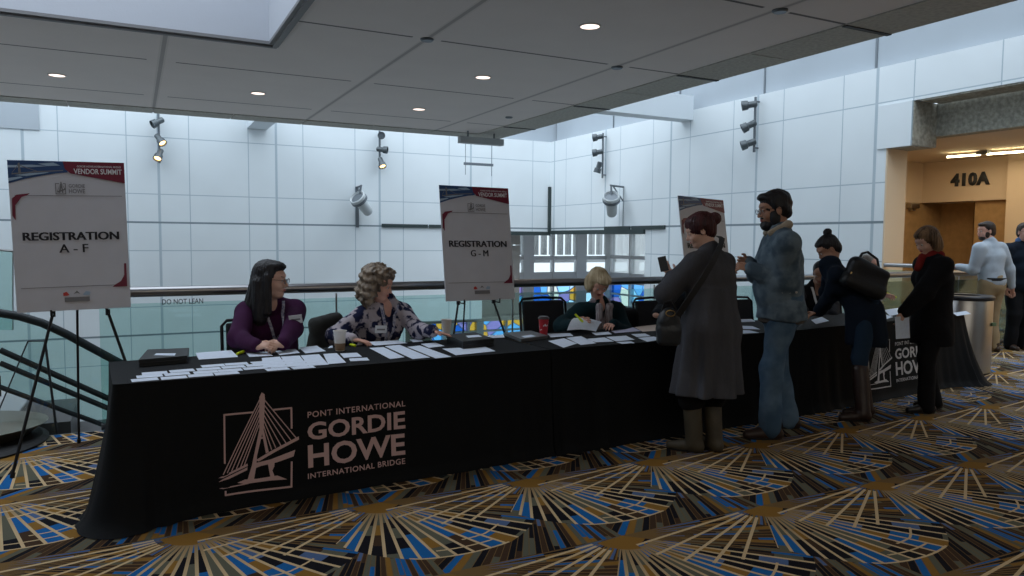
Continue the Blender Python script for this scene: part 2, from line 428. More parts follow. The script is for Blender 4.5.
M_dark = mat('dark_metal', (.03,.035,.04), .5); M_black = mat('black_rubber', (.008,.008,.009), .6); M_gmetal = mat('grey_metal', (.16,.18,.20), .45, metal=.6)
def glass(name, tint, g=.07):
    m, T, P = new_mat(name); T.n.remove(P); out = [n for n in T.n if n.type == 'OUTPUT_MATERIAL'][0]
    tr = T.add('ShaderNodeBsdfTransparent'); tr.inputs[0].default_value = c4(tint)
    gl = T.add('ShaderNodeBsdfGlossy'); gl.inputs['Roughness'].default_value = .03
    fr = T.add('ShaderNodeFresnel'); fr.inputs[0].default_value = 1.35
    mx = T.add('ShaderNodeMixShader'); T.link(T.m('ADD', T.m('MULTIPLY', fr.outputs[0], .7), g*.3), mx.inputs[0]); T.link(tr.outputs[0], mx.inputs[1]); T.link(gl.outputs[0], mx.inputs[2])
    T.link(mx.outputs[0], out.inputs[0]); return m
M_glass = glass('green_tinted_glass', (.80,.92,.90)); M_clear = glass('clear_glass', (.92,.95,.95))

b = MB(); b.box((-12,-8,-.4), (WX,6.45,0)); b.box((-12,6.45,-.4), (-1.3,9.5,0)); b.box((WX,-8,-.4), (19,12.1,0))
struct('floor', b, M_carpet, origin=Vector((0,0,0)))
b = MB(); b.box((-14,6.5,-6.3), (20,30,-6)); struct('floor', b, mat('lower_lobby_floor', (.22,.22,.20), .5, var=.1, vscale=.7))
b = MB(); b.box((-.1-1.2,6.45,-.38), (WX,6.49,-.005)); struct('trim_1', b, M_gmetal)
# low ceiling, with the light well cut out on the near left
wc = at(270, 43, z=CZ); WLX, WLY = wc.x, wc.y
b = MB(); T1 = CZ+.5
b.box((-12,WLY,CZ), (SX,SY,T1)); b.box((WLX,-8,CZ), (SX,WLY,T1)); b.box((-12,-8,CZ), (WLX,WLY-6,T1)); b.box((-12,WLY-6,CZ), (WLX-9,WLY,T1))
struct('ceiling', b, M_ceil, origin=Vector((0,0,CZ)))
b = MB()   # the well's upstand
b.box((WLX-9,WLY,T1), (WLX+.1,WLY+.1,CZ+2.6)); b.box((WLX,WLY-6,T1), (WLX+.1,WLY,CZ+2.6)); b.box((WLX-9,WLY-6.1,T1), (WLX+.1,WLY-6,CZ+2.6)); b.box((WLX-9.1,WLY-6.1,T1), (WLX-9,WLY+.1,CZ+2.6))
b.box((WLX-9.05,WLY-.012,CZ+.0), (WLX-.012,WLY,CZ+2.6)); b.box((WLX-.012,WLY-6,CZ+.0), (WLX,WLY,CZ+2.6))
struct('wall_light_well', b, mat('light_well_paint', (.50,.53,.58), .75, bump=.15, bscale=50))
b = MB(); b.box((WLX-9,WLY-.013,CZ-.02), (WLX+.13,WLY+.13,CZ+.02)); b.box((WLX-.013,WLY-6,CZ-.02), (WLX+.13,WLY-.013,CZ+.02))
b.box((WLX-9,WLY+.04,CZ-.045), (WLX+.10,WLY+.10,CZ-.02)); b.box((WLX+.04,WLY-6,CZ-.045), (WLX+.10,WLY+.04,CZ-.02))
struct('trim_2', b, mat('grey_trim', (.20,.20,.205), .6))
# rough border slabs along the free edges
bx0 = at(922, 1, z=CZ).x
b = MB()
y = -6.0
joints = sorted([YJ+TS*k for k in range(-5, 4)] + [YJ+TS*(k+.5) for k in range(-5, 4)])
for y0, y1 in zip(joints, joints[1:]):
    if y1 > SY: y1 = SY
    if y0 < y1: b.box((bx0,y0+.012,CZ-.018), (SX+.03,y1-.012,CZ+.02))
x = XJ-TS*5
by0 = at(33, 98, z=CZ).y
while x < bx0:
    b.box((x+.012,by0,CZ-.018), (min(x+TS/2-.012, bx0-.012),SY+.03,CZ+.02)); x += TS/2
struct('trim_3', b, M_border)
b = MB()
for k in range(-3, 3):      # dark open joints across the border
    b.box((bx0,YJ+TS*k-.035,CZ-.03), (SX+.03,YJ+TS*k+.035,CZ-.016))
struct('trim_4', b, M_black)
b = MB(); b.box((SX,-8,CZ+.02), (SX+.12,SY+.1,8.6)); b.box((-12,SY,CZ+.02), (SX+.12,SY+.12,8.6)); struct('wall_bulkhead', b, M_white)
# walls
b = MB(); b.box((-14,WY,-6), (7.7,WY+.35,4.9)); b.box((7.7,WY,-1.18), (10.4,WY+.35,4.9)); b.box((10.4,WY,1.77), (WX+.6,WY+.35,4.9)); struct('wall_back', b, M_wb)
b = MB(); b.box((WX,9.5,-6), (WX+.6,17.0,4.9)); b.box((WX,17.0,1.81), (WX+.6,WY-.002,4.9)); b.box((WX,-8,4.15), (WX+.6,9.5,4.9)); b.box((WX,6.45,-6), (WX+.6,9.5,-.4)); b.box((-12,6.2,-6), (WX,6.45,-.4)); b.box((WX-.03,8.97,3.32), (WX+.70,9.68,4.15)); struct('wall_right', b, M_wr)
b = MB(); b.box((WX+.25,-8,4.9), (WX+.7,WY,9)); b.box((-14,WY+.2,4.9), (WX+.6,WY+.6,9)); struct('wall_upper', b, M_upper)
b = MB()
for yy in (at(877, 50, X=WX+.25).y, at(765, 80, X=WX+.25).y, 15.9, 19): b.box((WX+.235,yy-.025,4.9), (WX+.27,yy+.025,9))
struct('trim_5', b, M_gmetal)
b = MB(); b.box((-14,WY-.03,4.2), (-2.05,WY+.01,6.5)); struct('wall_back_recess', b, mat('grey_panel', (.42,.46,.50), .6))
b = MB(); b.box((6.93,WY-.05,1.86), (8.45,WY,1.97)); b.box((8.5,WY-.05,1.86), (10.4,WY,1.97)); b.box((WX-.05,16.1,1.82), (WX,17.6,1.93)); b.box((WX-.05,17.7,1.82), (WX,19.0,1.93)); b.box((10.4,WY-.06,1.66), (WX,WY+.2,1.79)); b.box((WX-.06,17,1.7), (WX+.2,WY,1.83))
b.box((WX-.09,WY-.09,1.8), (WX+.0,WY+.0,3.35)); struct('trim_6', b, mat('dark_green_joint', (.03,.045,.045), .5))
b = MB(); b.box((-12.3,-8.3,-.4), (-12,22.8,9)); struct('wall_left', b, M_white)
b = MB(); b.box((-12,-8.3,-.4), (20,-8,9)); struct('wall_rear', b, mat('hall_paint', (.20,.19,.18), .8))
# box beams between the low ceiling and the walls
yb = at(682, 113, X=WX).y; zb = at(682, 122, X=WX-.05).z
b = MB(); b.box((SX,yb-.45,zb), (WX,yb+.0,zb+.62), bev=.01); struct('wall_beam', b, M_white)
xb = at(257, 126, Y=WY).x; zb2 = at(257, 126.5, Y=WY-.5).z
b = MB(); b.box((xb-.28,SY,zb2), (xb+.28,WY,zb2+.7), bev=.01); struct('wall_beam', b, M_white)
# meeting-room lobby on the right
b = MB()
LZ = at(918, 164, X=18).z
yA0, yA1 = at(970, 230, X=18).y, at(921, 230, X=18).y
hz = at(945, 202, X=18).z
yP = at(1011, 230, X=18).y
b.box((18,yP,hz), (18.3,12.4,LZ)); b.box((17.75,-8,0), (18.3,yP,LZ))
struct('wall_lobby', b, M_cream)
b = MB(); b.box((18.12,yP,0), (18.5,yA0,hz)); b.box((18.85,yA0,0), (19.2,12.4,hz)); b.box((18.12,yA0-.02,0), (18.9,yA0,hz)); b.box((13.6,12.1,0), (19.2,12.4,hz)); struct('wall_lobby_recess', b, M_tan)
b = MB(); b.box((13.6,12.08,hz), (18.0,12.4,LZ)); struct('wall_lobby_far', b, M_cream)
b = MB(); b.box((13.95,-8,LZ), (18.3,12.4,LZ+.3)); b.box((18.1,yP,hz), (19.2,12.4,hz+.2)); struct('ceiling_lobby', b, mat('lobby_ceiling', (.66,.56,.44), .8))
b = MB(); b.box((13.68,-8,LZ), (13.98,12.4,4.15)); struct('wall_lobby_beam', b, M_conc)
b = MB(); b.box((WX,8.955,3.33), (13.7,8.97,4.14)); b.box((13.02,8.99,3.31), (13.68,9.66,3.325)); b.box((WX+.02,-8,4.12), (13.62,8.84,4.152)); struct('trim_7', b, M_conc)
b = MB(); b.box((WX+.005,9.47,-.0), (13.6,9.5,3.32)); b.box((13.6,9.5,0), (13.615,12.1,LZ)); struct('wall_pilaster', b, M_cream)
# wall sign 410A
a0 = at(951, 187, X=18); a1 = at(990, 184.5, X=18); w = a0.y-a1.y; hh = at(951, 187, X=18).z; h2 = at(951, 174, X=18).z-hh
room = thing('room_number_sign', 'dark raised numerals 410A on the cream header of the lobby wall', 'sign', (17.98,(a0.y+a1.y)/2,hh))
me = text_fit('410A', w, h2, off=.05, extr=.03, space=1.12)
place_flat(me, lambda x, y, z: Vector((17.995-z, a0.y-x, hh+y)), 'numerals', M_dark, room)
# glazing of the lower lobby
def stained():
    m, T, P = new_mat('coloured_window_film'); T.n.remove(P); out = [n for n in T.n if n.type == 'OUTPUT_MATERIAL'][0]
    g = T.add('ShaderNodeNewGeometry'); vo = T.add('ShaderNodeTexVoronoi'); vo.inputs['Scale'].default_value = 1.5; T.link(g.outputs['Position'], vo.inputs[0])
    s = T.add('ShaderNodeSeparateColor'); T.link(vo.outputs['Color'], s.inputs[0])
    r = T.add('ShaderNodeValToRGB'); r.color_ramp.interpolation = 'CONSTANT'
    cs = [(.35,.62,.85),(.14,.34,.70),(.70,.85,.95),(.80,.58,.22),(.55,.80,.95),(.50,.45,.70),(.28,.62,.78),(.80,.82,.78)]
    while len(r.color_ramp.elements) < len(cs): r.color_ramp.elements.new(.5)
    for i, (e, c) in enumerate(zip(r.color_ramp.elements, cs)): e.position = i/len(cs); e.color = c4(c)
    T.link(s.outputs[0], r.inputs[0])
    v2 = T.add('ShaderNodeTexVoronoi', feature='DISTANCE_TO_EDGE'); v2.inputs['Scale'].default_value = 1.5; T.link(g.outputs['Position'], v2.inputs[0])
    tr = T.add('ShaderNodeBsdfTransparent'); T.link(T.mix(T.m('LESS_THAN', v2.outputs[0], .02), r.outputs[0], (.2,.25,.4,1)), tr.inputs[0]); T.link(tr.outputs[0], out.inputs[0]); return m
M_film = stained(); M_frame = mat('window_frame_grey', (.62,.64,.66), .5)
def window(name, axis, c, u0, u1, z0, z1, us, zs, zfilm):
    """glazed wall in the plane axis = c: u0..u1 wide, mullions at us, transoms at zs, film below zfilm"""
    P3 = (lambda u, z, d=0: Vector((u, c+d, z))) if axis == 'Y' else (lambda u, z, d=0: Vector((c+d, u, z)))
    def bx(b, ua, ub, za, zb_, t):
        p, q = P3(ua, za, -t), P3(ub, zb_, t); b.box([min(p[i], q[i]) for i in range(3)], [max(p[i], q[i]) for i in range(3)])
    b = MB()
    for u, w_ in us: bx(b, u-w_/2, u+w_/2, z0, z1, .12)
    for z, w_ in zs: bx(b, u0, u1, z-w_/2, z+w_/2, .09)
    fr = struct(name, b, M_frame)
    b = MB(); bx(b, u0, u1, zfilm, z1, .01); part('window_glass', b, M_clear, fr)
    b = MB(); bx(b, u0, u1, z0, zfilm, .01); part('window_film', b, M_film, fr)
    return fr
window('window_1', 'Y', 27.0, 8.6, 18.6, -5.9, 2.6, [(8.7,.25),(10.3,.07),(11.05,.5),(11.9,.09),(12.4,.3),(13.6,.08),(14.6,.5),(15.8,.08),(17.2,.5)], [(2.5,.3),(.75,.16),(-.1,.5),(-.75,.07),(-1.5,.45),(-2.2,.07),(-3.1,.07),(-4.0,.07)], -.2)
window('window_2', 'X', 18.6, 17.0, 27.0, -5.9, 2.6, [(17.5,.3),(19,.08),(20.4,.5),(22,.08),(23.6,.5),(25.2,.08),(26.8,.4)], [(2.5,.3),(.8,.14),(-.1,.45),(-.8,.07),(-1.5,.4),(-2.3,.07),(-3.4,.07)], -.2)
b = MB()
for i in range(22): b.box((10.6+i*.42,28.2,.85), (10.76+i*.42,28.5,2.3))
b.box((9,28.3,.5), (20,28.6,.75)); struct('trim_8', b, mat('outdoor_louvre', (.42,.42,.42), .6))
b = MB(); b.box((7.4,24.6,-6), (9.4,24.8,0)); struct('wall_lower_recess', b, M_olive)
b = MB(); b.box((7.7,WY+.35,-1.3), (WX+5,27.2,-1.18)) ; b.box((10.4,WY+.35,1.77), (18.8,27.2,1.95)); b.box((WX+.6,17,1.95), (18.8,WY+.5,2.1)); struct('ceiling_lower_lobby', b, M_beige)
b = MB()
for x0, x1 in ((10.4,11.32),(11.34,12.3)):
    for z0, z1 in ((-1.15,-.2),(-.17,1.3),(1.33,1.76)): b.box((x0,WY+.9,z0), (x1,WY+1.0,z1))
struct('wall_lower_panel', b, M_beige)
# railings
def railing(name, label, pts, seams, gl0, gl1):
    t = thing(name, label, 'railing', (pts[0][0], pts[0][1], 0))
    b = MB(); b.tube(pts, .041, 14); part('handrail', b, M_rail, t, sa=.6)
    P0, P1 = Vector(gl0), Vector(gl1); L = (P1-P0).length; d = (P1-P0).normalized(); nrm = Vector((-d.y, d.x, 0))*.007
    ss = [0]+seams+[L]
    for s0, s1 in zip(ss, ss[1:]):
        b = MB(); A = P0+d*(s0+.008); B = P0+d*(s1-.008)
        b.prism([A-nrm, B-nrm, B-nrm+Vector((0,0,.98)), A-nrm+Vector((0,0,.98))], nrm*2); part('glass_panel', b, M_glass, t)
    for s_ in seams:
        b = MB(); A = P0+d*s_; b.tube([A+Vector((0,0,.02)), A+Vector((0,0,1.02))], .009, 8); part('glazing_joint', b, M_steel, t)
    b = MB(); b.tube([P0+Vector((0,0,.03)), P1+Vector((0,0,.03))], .028, 8); part('base_channel', b, M_dark, t)
    return t
rail = railing('glass_railing', 'long steel handrail over green tinted glass behind the registration tables', [(-.25,6.45,1.07),(WX-.02,6.45,1.07)], [.15+1.68+1.745*k for k in range(0, 7)], (-.25,6.45,0), (WX-.02,6.45,0))
railing('glass_railing', 'short steel handrail and glass closing the opening beside the white pilaster', [(WX+.05,6.5,1.07),(WX+.05,9.46,1.07)], [1.5], (WX+.05,6.5,0), (WX+.05,9.46,0))
a = at(162, 302, Y=6.45); a2 = at(203, 301, Y=6.45)
me = text_fit('DO NOT LEAN', a2.x-a.x, .042, off=.01); place_flat(me, lambda x, y, z: Vector((a.x+x, 6.436, a.z-.02+y)), 'printed_warning', M_dark, rail)
# escalator on the left
esc = thing('escalator', 'escalator with dark handrails going down beside the glass railing', 'escalator', (-1.5,7,0))
def run(yy, px, r, name, m, ext=7.5):
    pts = [at(a_, b_, Y=7.0) for a_, b_ in px]; pts = [Vector((p.x, yy, p.z)) for p in pts]
    d = Vector((math.cos(R30), 0, -math.sin(R30))); pts.append(pts[-1]+d*ext); b = MB(); b.tube(pts, r, 10); part(name, b, m, esc, sa=.7); return pts
R30 = math.radians(30)
M_hand = mat('black_handrail', (.012,.02,.024), .45)
for yy in (7.0,):
    e0 = Vector((-2.6,yy,.95)); 
    b = MB(); hp = [Vector((-2.6,yy,.80)), Vector((-2.62,yy,.9)), Vector((-2.45,yy,.955)), Vector((-1.6,yy,.95)), Vector((-1.2,yy,.93))] + [Vector((q.x,yy,q.z)) for q in [at(x_, y_, Y=7.0) for x_, y_ in ((0,313),(20,316.5),(42,323),(66,334),(90,347),(118,362))]]
    hp.append(hp[-1]+Vector((math.cos(R30),0,-math.sin(R30)))*7); b.tube(hp, .034, 10); part('handrail', b, M_hand, esc, sa=.7)
    t1 = run(yy, [(0,350),(105,397)], .024, 'balustrade_trim', M_hand); t2 = run(yy, [(0,363),(105,407)], .022, 'balustrade_trim', M_hand); t3 = run(yy, [(0,387),(98,423)], .020, 'balustrade_trim', M_hand)
    b = MB(); ptsA = hp[3:]; 
    ptsB = [Vector((p.x, yy, max(t3[0].z-(p.x-t3[0].x)*math.tan(R30), -6) if p.x > t3[0].x else t3[0].z)) for p in ptsA]
    b.prism(ptsA + ptsB[::-1], (0,.01,0)); part('glass_balustrade', b, M_glass, esc)
b = MB()
d = Vector((math.cos(R30),0,-math.sin(R30))); s0 = Vector((-.9,7.12,-.05))
for k in range(26): b.box((-.9+.4*k,7.12,-.25-.231*(k+1)), (-.5+.4*k,8.13,-.05-.231*k))
part('steps', b, mat('grooved_steps', (.10,.10,.10), .5, metal=.7), esc)
b = MB(); b.box((-3.2,6.98,-.3), (-.9,8.27,-.0), bev=.02); part('landing_plate', b, M_steel, esc)
# rounded steel end of the balustrade that reaches on to the carpet
b = MB()
def nw(u, v):
    th = PI*(u-.5); R_ = .42+.10*v; return (-1.25+R_*math.cos(th)*1.25, 6.50+R_*math.sin(th), .03+.09*v)
b.grid(nw, 24, 6); b.box((-3.0,6.02,.03), (-1.2,7.1,.118), bev=.02)
b.poly([nw(i/23, 1) for i in range(24)])
part('newel_base', b, mat('bronze_steel', (.27,.245,.20), .4, metal=.7), esc, smooth=False)
b = MB(); b.lathe((-1.25,6.4,-.0), [(.66,.002),(.66,.014),(.62,.03)], 32); b.box((-3.0,5.76,0.002), (-1.25,7.1,.03)); part('kick_plate', b, M_black, esc)
gp = [at(x_, y_, Y=6.5) for x_, y_ in ((28,341),(45,341),(58,441),(-14,441))]
b = MB(); b.prism(gp, (0,.012,0)); sc = part('glass_screen', b, M_clear, esc)
b = MB(); b.tube([gp[1], gp[2]], .009, 8); b.tube([gp[0], gp[1]], .006, 8); b.tube([gp[0], gp[3]], .005, 8); part('edge_strip', b, M_dark, sc)
gg = [at(x_, y_, Y=8.6) for x_, y_ in ((-40,247),(13,251),(13,330),(-40,330))]
t = thing('glass_railing', 'far glass balustrade edge seen at the left border behind the A-F sign', 'railing', gg[2])
b = MB(); b.prism(gg, (0,.012,0)); part('glass_panel', b, M_glass, t); b = MB(); b.tube([gg[0], gg[1]], .012, 8); b.tube([gg[1], gg[2]], .006, 8); part('edge_strip', b, M_steel, t)
# ---------------------------------------------------------------- light fittings
def downlight(x, y, lab):
    p = at(x, y, z=CZ); t = thing('downlight', lab, 'ceiling light', (p.x, p.y, CZ), 'recessed downlights')
    b = MB(); b.lathe((p.x,p.y,CZ-.012), [(.12,.0115),(.12,0),(.135,.0),(.14,.012)], 28, open_=True); part('trim_ring', b, mat('ring', (.45,.42,.40), .5), t)
    b = MB(); b.lathe((p.x,p.y,CZ-.008), [(.0001,0),(.12,0),(.12,.006),(.0001,.006)], 28); part('lens', b, M_lens, t)
    l = bpy.data.lights.new('lamp', 'SPOT'); l.energy = 14; l.color = (1,.80,.66); l.spot_size = 1.5; l.spot_blend = .6; l.shadow_soft_size = .1
    lo = bpy.data.objects.new('lamp', l); COL.objects.link(lo); lo.location = (p.x,p.y,CZ-.03)
M_lens = mat('lamp_lens', (.9,.8,.75), .5, emit=((1,.80,.70), 1.1))
downlight(590, 26, 'recessed downlight nearest the camera in the low ceiling')
downlight(483, 77, 'recessed downlight with a dark centre, above the G-M sign')
downlight(419, 109, 'small recessed downlight near the ceiling edge above the G-M sign')
downlight(258, 93, 'recessed downlight in the ceiling panel right of the light well corner')
downlight(57, 75, 'recessed downlight above the A-F sign')
def small(x, y, r, lab, cat, name):
    p = at(x, y, z=CZ); b = MB(); b.lathe((p.x,p.y,CZ-.03), [(.0001,0),(r*.8,0),(r,.015),(r,.03),(.0001,.03)], 20); tag(b.build(name, M_gmetal), lab, cat)
small(427, 39, .09, 'round sensor at the joint crossing of the low ceiling', 'sensor', 'ceiling_sensor')
small(780, 10, .09, 'round sensor at the joint crossing near the top right ceiling edge', 'sensor', 'ceiling_sensor')
small(617, 67, .09, 'round sensor at the joint crossing behind the nearest downlight', 'sensor', 'ceiling_sensor')
small(509, 117, .08, 'small round sprinkler near the far corner of the low ceiling', 'sprinkler', 'sprinkler_head')
def aim(d): return Vector(d).normalized().to_track_quat('Z', 'Y').to_matrix()
M_spot = mat('spot_body', (.10,.115,.125), .4, metal=.5)
def spot_pole(P, nrm, z0, z1, heads, lab):
    """pole on the wall at P with spot heads: (z, direction, lit)"""
    P = Vector(P); n = Vector(nrm)
    t = thing('spotlight_pole', lab, 'spotlight', (P.x, P.y, z0))
    b = MB(); q = P+n*.12; b.tube([(q.x,q.y,z0), (q.x,q.y,z1)], .03, 10); 
    for zz in (z0+.1, z1-.1): b.tube([(P.x,P.y,zz), (q.x,q.y,zz)], .02, 8)
    part('pole', b, M_gmetal, t, sa=.6)
    for z, d, lit in heads:
        c = q + n*.14 + Vector((0,0,z-q.z)); d = Vector(d).normalized(); R_ = aim(d); c = c+d*.03
        b = MB(); b.lathe(c, [(.05,-.17),(.075,-.15),(.075,.02),(.105,.04),(.115,.17),(.095,.17),(.09,.11)], 20, R=R_, open_=True); b.lathe(c, [(.0001,-.172),(.05,-.17)], 20, R=R_); h = part('lamp_head', b, M_spot, t, sa=.6)
        b = MB(); b.lathe(c, [(.0001,.125),(.09,.13)], 20, R=R_); part('lamp_glass', b, M_warm if lit else M_gmetal, h)
        b = MB(); b.tube([q+Vector((0,0,z-q.z)), q+n*.1+Vector((0,0,z-q.z+.02)), c-d*.05], .02, 8); b.box(c-d*.05-Vector((.05,.05,.05)), c-d*.05+Vector((.05,.05,.05)), bev=.01); part('bracket', b, M_spot, t)
M_warm = mat('lit_spot', (1,.8,.5), .5, emit=((1,.62,.25), 3.0))
def zat(x, y, **k): return at(x, y, **k).z
kb = dict(Y=WY-.15)
px0 = at(159, 140, **kb).x
spot_pole((px0,WY,0), (0,-1,0), zat(159,163,**kb), zat(159,112,**kb), [(zat(157,122,**kb), (-.8,-.3,-.5), 0), (zat(159,139,**kb), (.45,-.6,-.75), 1), (zat(158,154,**kb), (-.3,-.6,-.8), 1)], 'three spotlights on a pole, back wall above the purple-jumper woman')
px0 = at(380, 140, **kb).x
spot_pole((px0,WY,0), (0,-1,0), zat(380,169,**kb), zat(380,131,**kb), [(zat(380,136,**kb), (-.2,-.8,-.1), 0), (zat(382,150,**kb), (.8,-.5,-.1), 0), (zat(380,162,**kb), (.1,-.6,-.85), 1)], 'three spotlights on a pole, back wall above the curly-haired woman')
kr = dict(X=WX-.15)
yy0 = at(602, 150, **kr).y
spot_pole((WX,yy0,0), (-1,0,0), zat(602,178,**kr), zat(602,133,**kr), [(zat(598,138,**kr), (-.7,.6,-.15), 0), (zat(598,153,**kr), (-.7,.6,-.15), 0), (zat(598,167,**kr), (-.15,.25,-.95), 1)], 'three spotlights on a pole left on the right-hand wall, lowest one lit')
yy1 = at(754, 120, **kr).y
spot_pole((WX,yy1,0), (-1,0,0), zat(754,152,**kr), zat(754,97,**kr), [(zat(750,106,**kr), (-.6,.5,-.1), 0), (zat(750,126,**kr), (-.7,.6,-.45), 0), (zat(750,144,**kr), (-.7,.6,-.3), 0)], 'three spotlights on a pole on the wall above the denim-jacket man')
l = bpy.data.lights.new('lamp', 'SPOT'); l.energy = 60; l.color = (1,.72,.42); l.spot_size = .7; l.spot_blend = .8; l.shadow_soft_size = .08
lo = bpy.data.objects.new('lamp', l); COL.objects.link(lo); lo.location = (WX-.30,yy0,zat(600,170,**kr)-.25); lo.rotation_euler = (0, math.radians(6), 0)
def speaker(P, nrm, d, lab):
    P, n, d = Vector(P), Vector(nrm), Vector(d).normalized(); R_ = aim(d)
    t = thing('wall_speaker', lab, 'loudspeaker', P); c = P+n*.45
    b = MB(); b.lathe(c, [(.0001,-.48),(.12,-.47),(.15,-.42),(.17,0),(.21,.03),(.24,.06),(.25,.24),(.22,.26),(.19,.2),(.0001,.12)], 28, R=R_); part('housing', b, mat('speaker_white', (.50,.53,.54), .5), t, sa=.5)
    b = MB(); b.lathe(c, [(.0001,.16),(.12,.14),(.19,.205)], 24, R=R_); part('driver', b, M_gmetal, t)
    b = MB(); b.lathe(c, [(.255,.06),(.262,.08),(.262,.13),(.255,.15)], 28, R=R_); part('clamp_ring', b, M_gmetal, t)
    b = MB(); s_ = Vector((-n.y, n.x, 0)); b.box(P-s_*.03-Vector((0,0,.75))+n*.0-Vector((.02,.02,0)), P+s_*.03+Vector((0,0,.5))+n*.05+Vector((.02,.02,0)))
    b.tube([P+Vector((0,0,.47))+n*.03, P+n*.5+Vector((0,0,.50))], .03, 6); b.tube([P+Vector((0,0,.05))+n*.03, P+n*.4+Vector((0,0,.48))], .02, 6); b.tube([P+n*.47+Vector((0,0,.5)), c+d*.1], .03, 8); part('wall_bracket', b, M_gmetal, t)
s1 = at(357, 203, Y=WY); speaker(s1, (0,-1,0), (-.55,-.35,.55), 'white horn loudspeaker on a bracket, left of the G-M sign')
s2 = at(624, 203, X=WX); speaker(s2, (-1,0,0), (-.35,-.45,.65), 'white horn loudspeaker on a bracket, right wall above the blonde woman')
# linear fitting hanging under the ceiling corner, and the thin bar hung beyond
a, c = at(459, 140, Y=SY-.9), at(502.5, 138, Y=SY-.9)
t = thing('hanging_light_bar', 'grey linear fitting on two short stems under the ceiling corner', 'light fitting', (a+c)/2)
b = MB(); b.box((a.x,a.y-.09,a.z-.07), (c.x,a.y+.09,a.z+.09), bev=.01); part('housing', b, mat('light_bar_grey', (.42,.44,.45), .5), t)
for f_ in (.2, .8):
    x_ = a.x+(c.x-a.x)*f_; b = MB(); b.tube([(x_,a.y,a.z+.08), (x_,a.y,CZ+.0)], .02, 8); part('stem', b, M_gmetal, t)
a, c = at(464, 163.5, Y=21.6), at(493, 162.5, Y=21.6)
t = thing('hanging_bar', 'thin dark bar hanging on two wires in front of the back wall', 'bar', (a+c)/2)
b = MB(); b.box((a.x,a.y-.03,a.z-.04), (c.x,a.y+.03,a.z+.04)); part('bar', b, M_gmetal, t)
for x_ in (a.x+.05, c.x-.05):
    b = MB(); b.tube([(x_,a.y,a.z-.35), (x_,a.y,8.0)], .009, 6); part('wire', b, M_gmetal, t)
# lobby track light and small wall lamp
a, c = at(947, 156.5, X=16.2), at(1016, 151, X=16.2)
zt = LZ-.03
a, c = at(947, 157, z=zt-.06), at(1030, 151, z=zt-.06)
t = thing('lobby_track_light', 'glowing linear track light on the lobby ceiling above room number', 'light fitting', (a+c)/2)
b = MB(); b.tube([a, a.lerp(c,.42)], .022, 8); part('light_strip', b, mat('strip_glow', (1,.9,.6), .5, emit=((1,.85,.5), 9)), t)
b = MB(); b.tube([a.lerp(c,.50), c], .022, 8); part('light_strip', b, bpy.data.materials['strip_glow'], t)
b = MB(); b.box(a.lerp(c,.46)-Vector((.08,.12,.0)), a.lerp(c,.46)+Vector((.08,.12,.07))); part('junction_box', b, M_gmetal, t)
p = at(912, 206, Y=12.05); b = MB(); b.box(p-Vector((.17,.1,.06)), p+Vector((.17,.05,.07)), bev=.02); b.box(p-Vector((.06,.06,.12)), p+Vector((.06,.05,.0))); tag(b.build('wall_lamp', M_steel), 'small grey fitting high on the tan wall beside the recess', 'wall fitting')
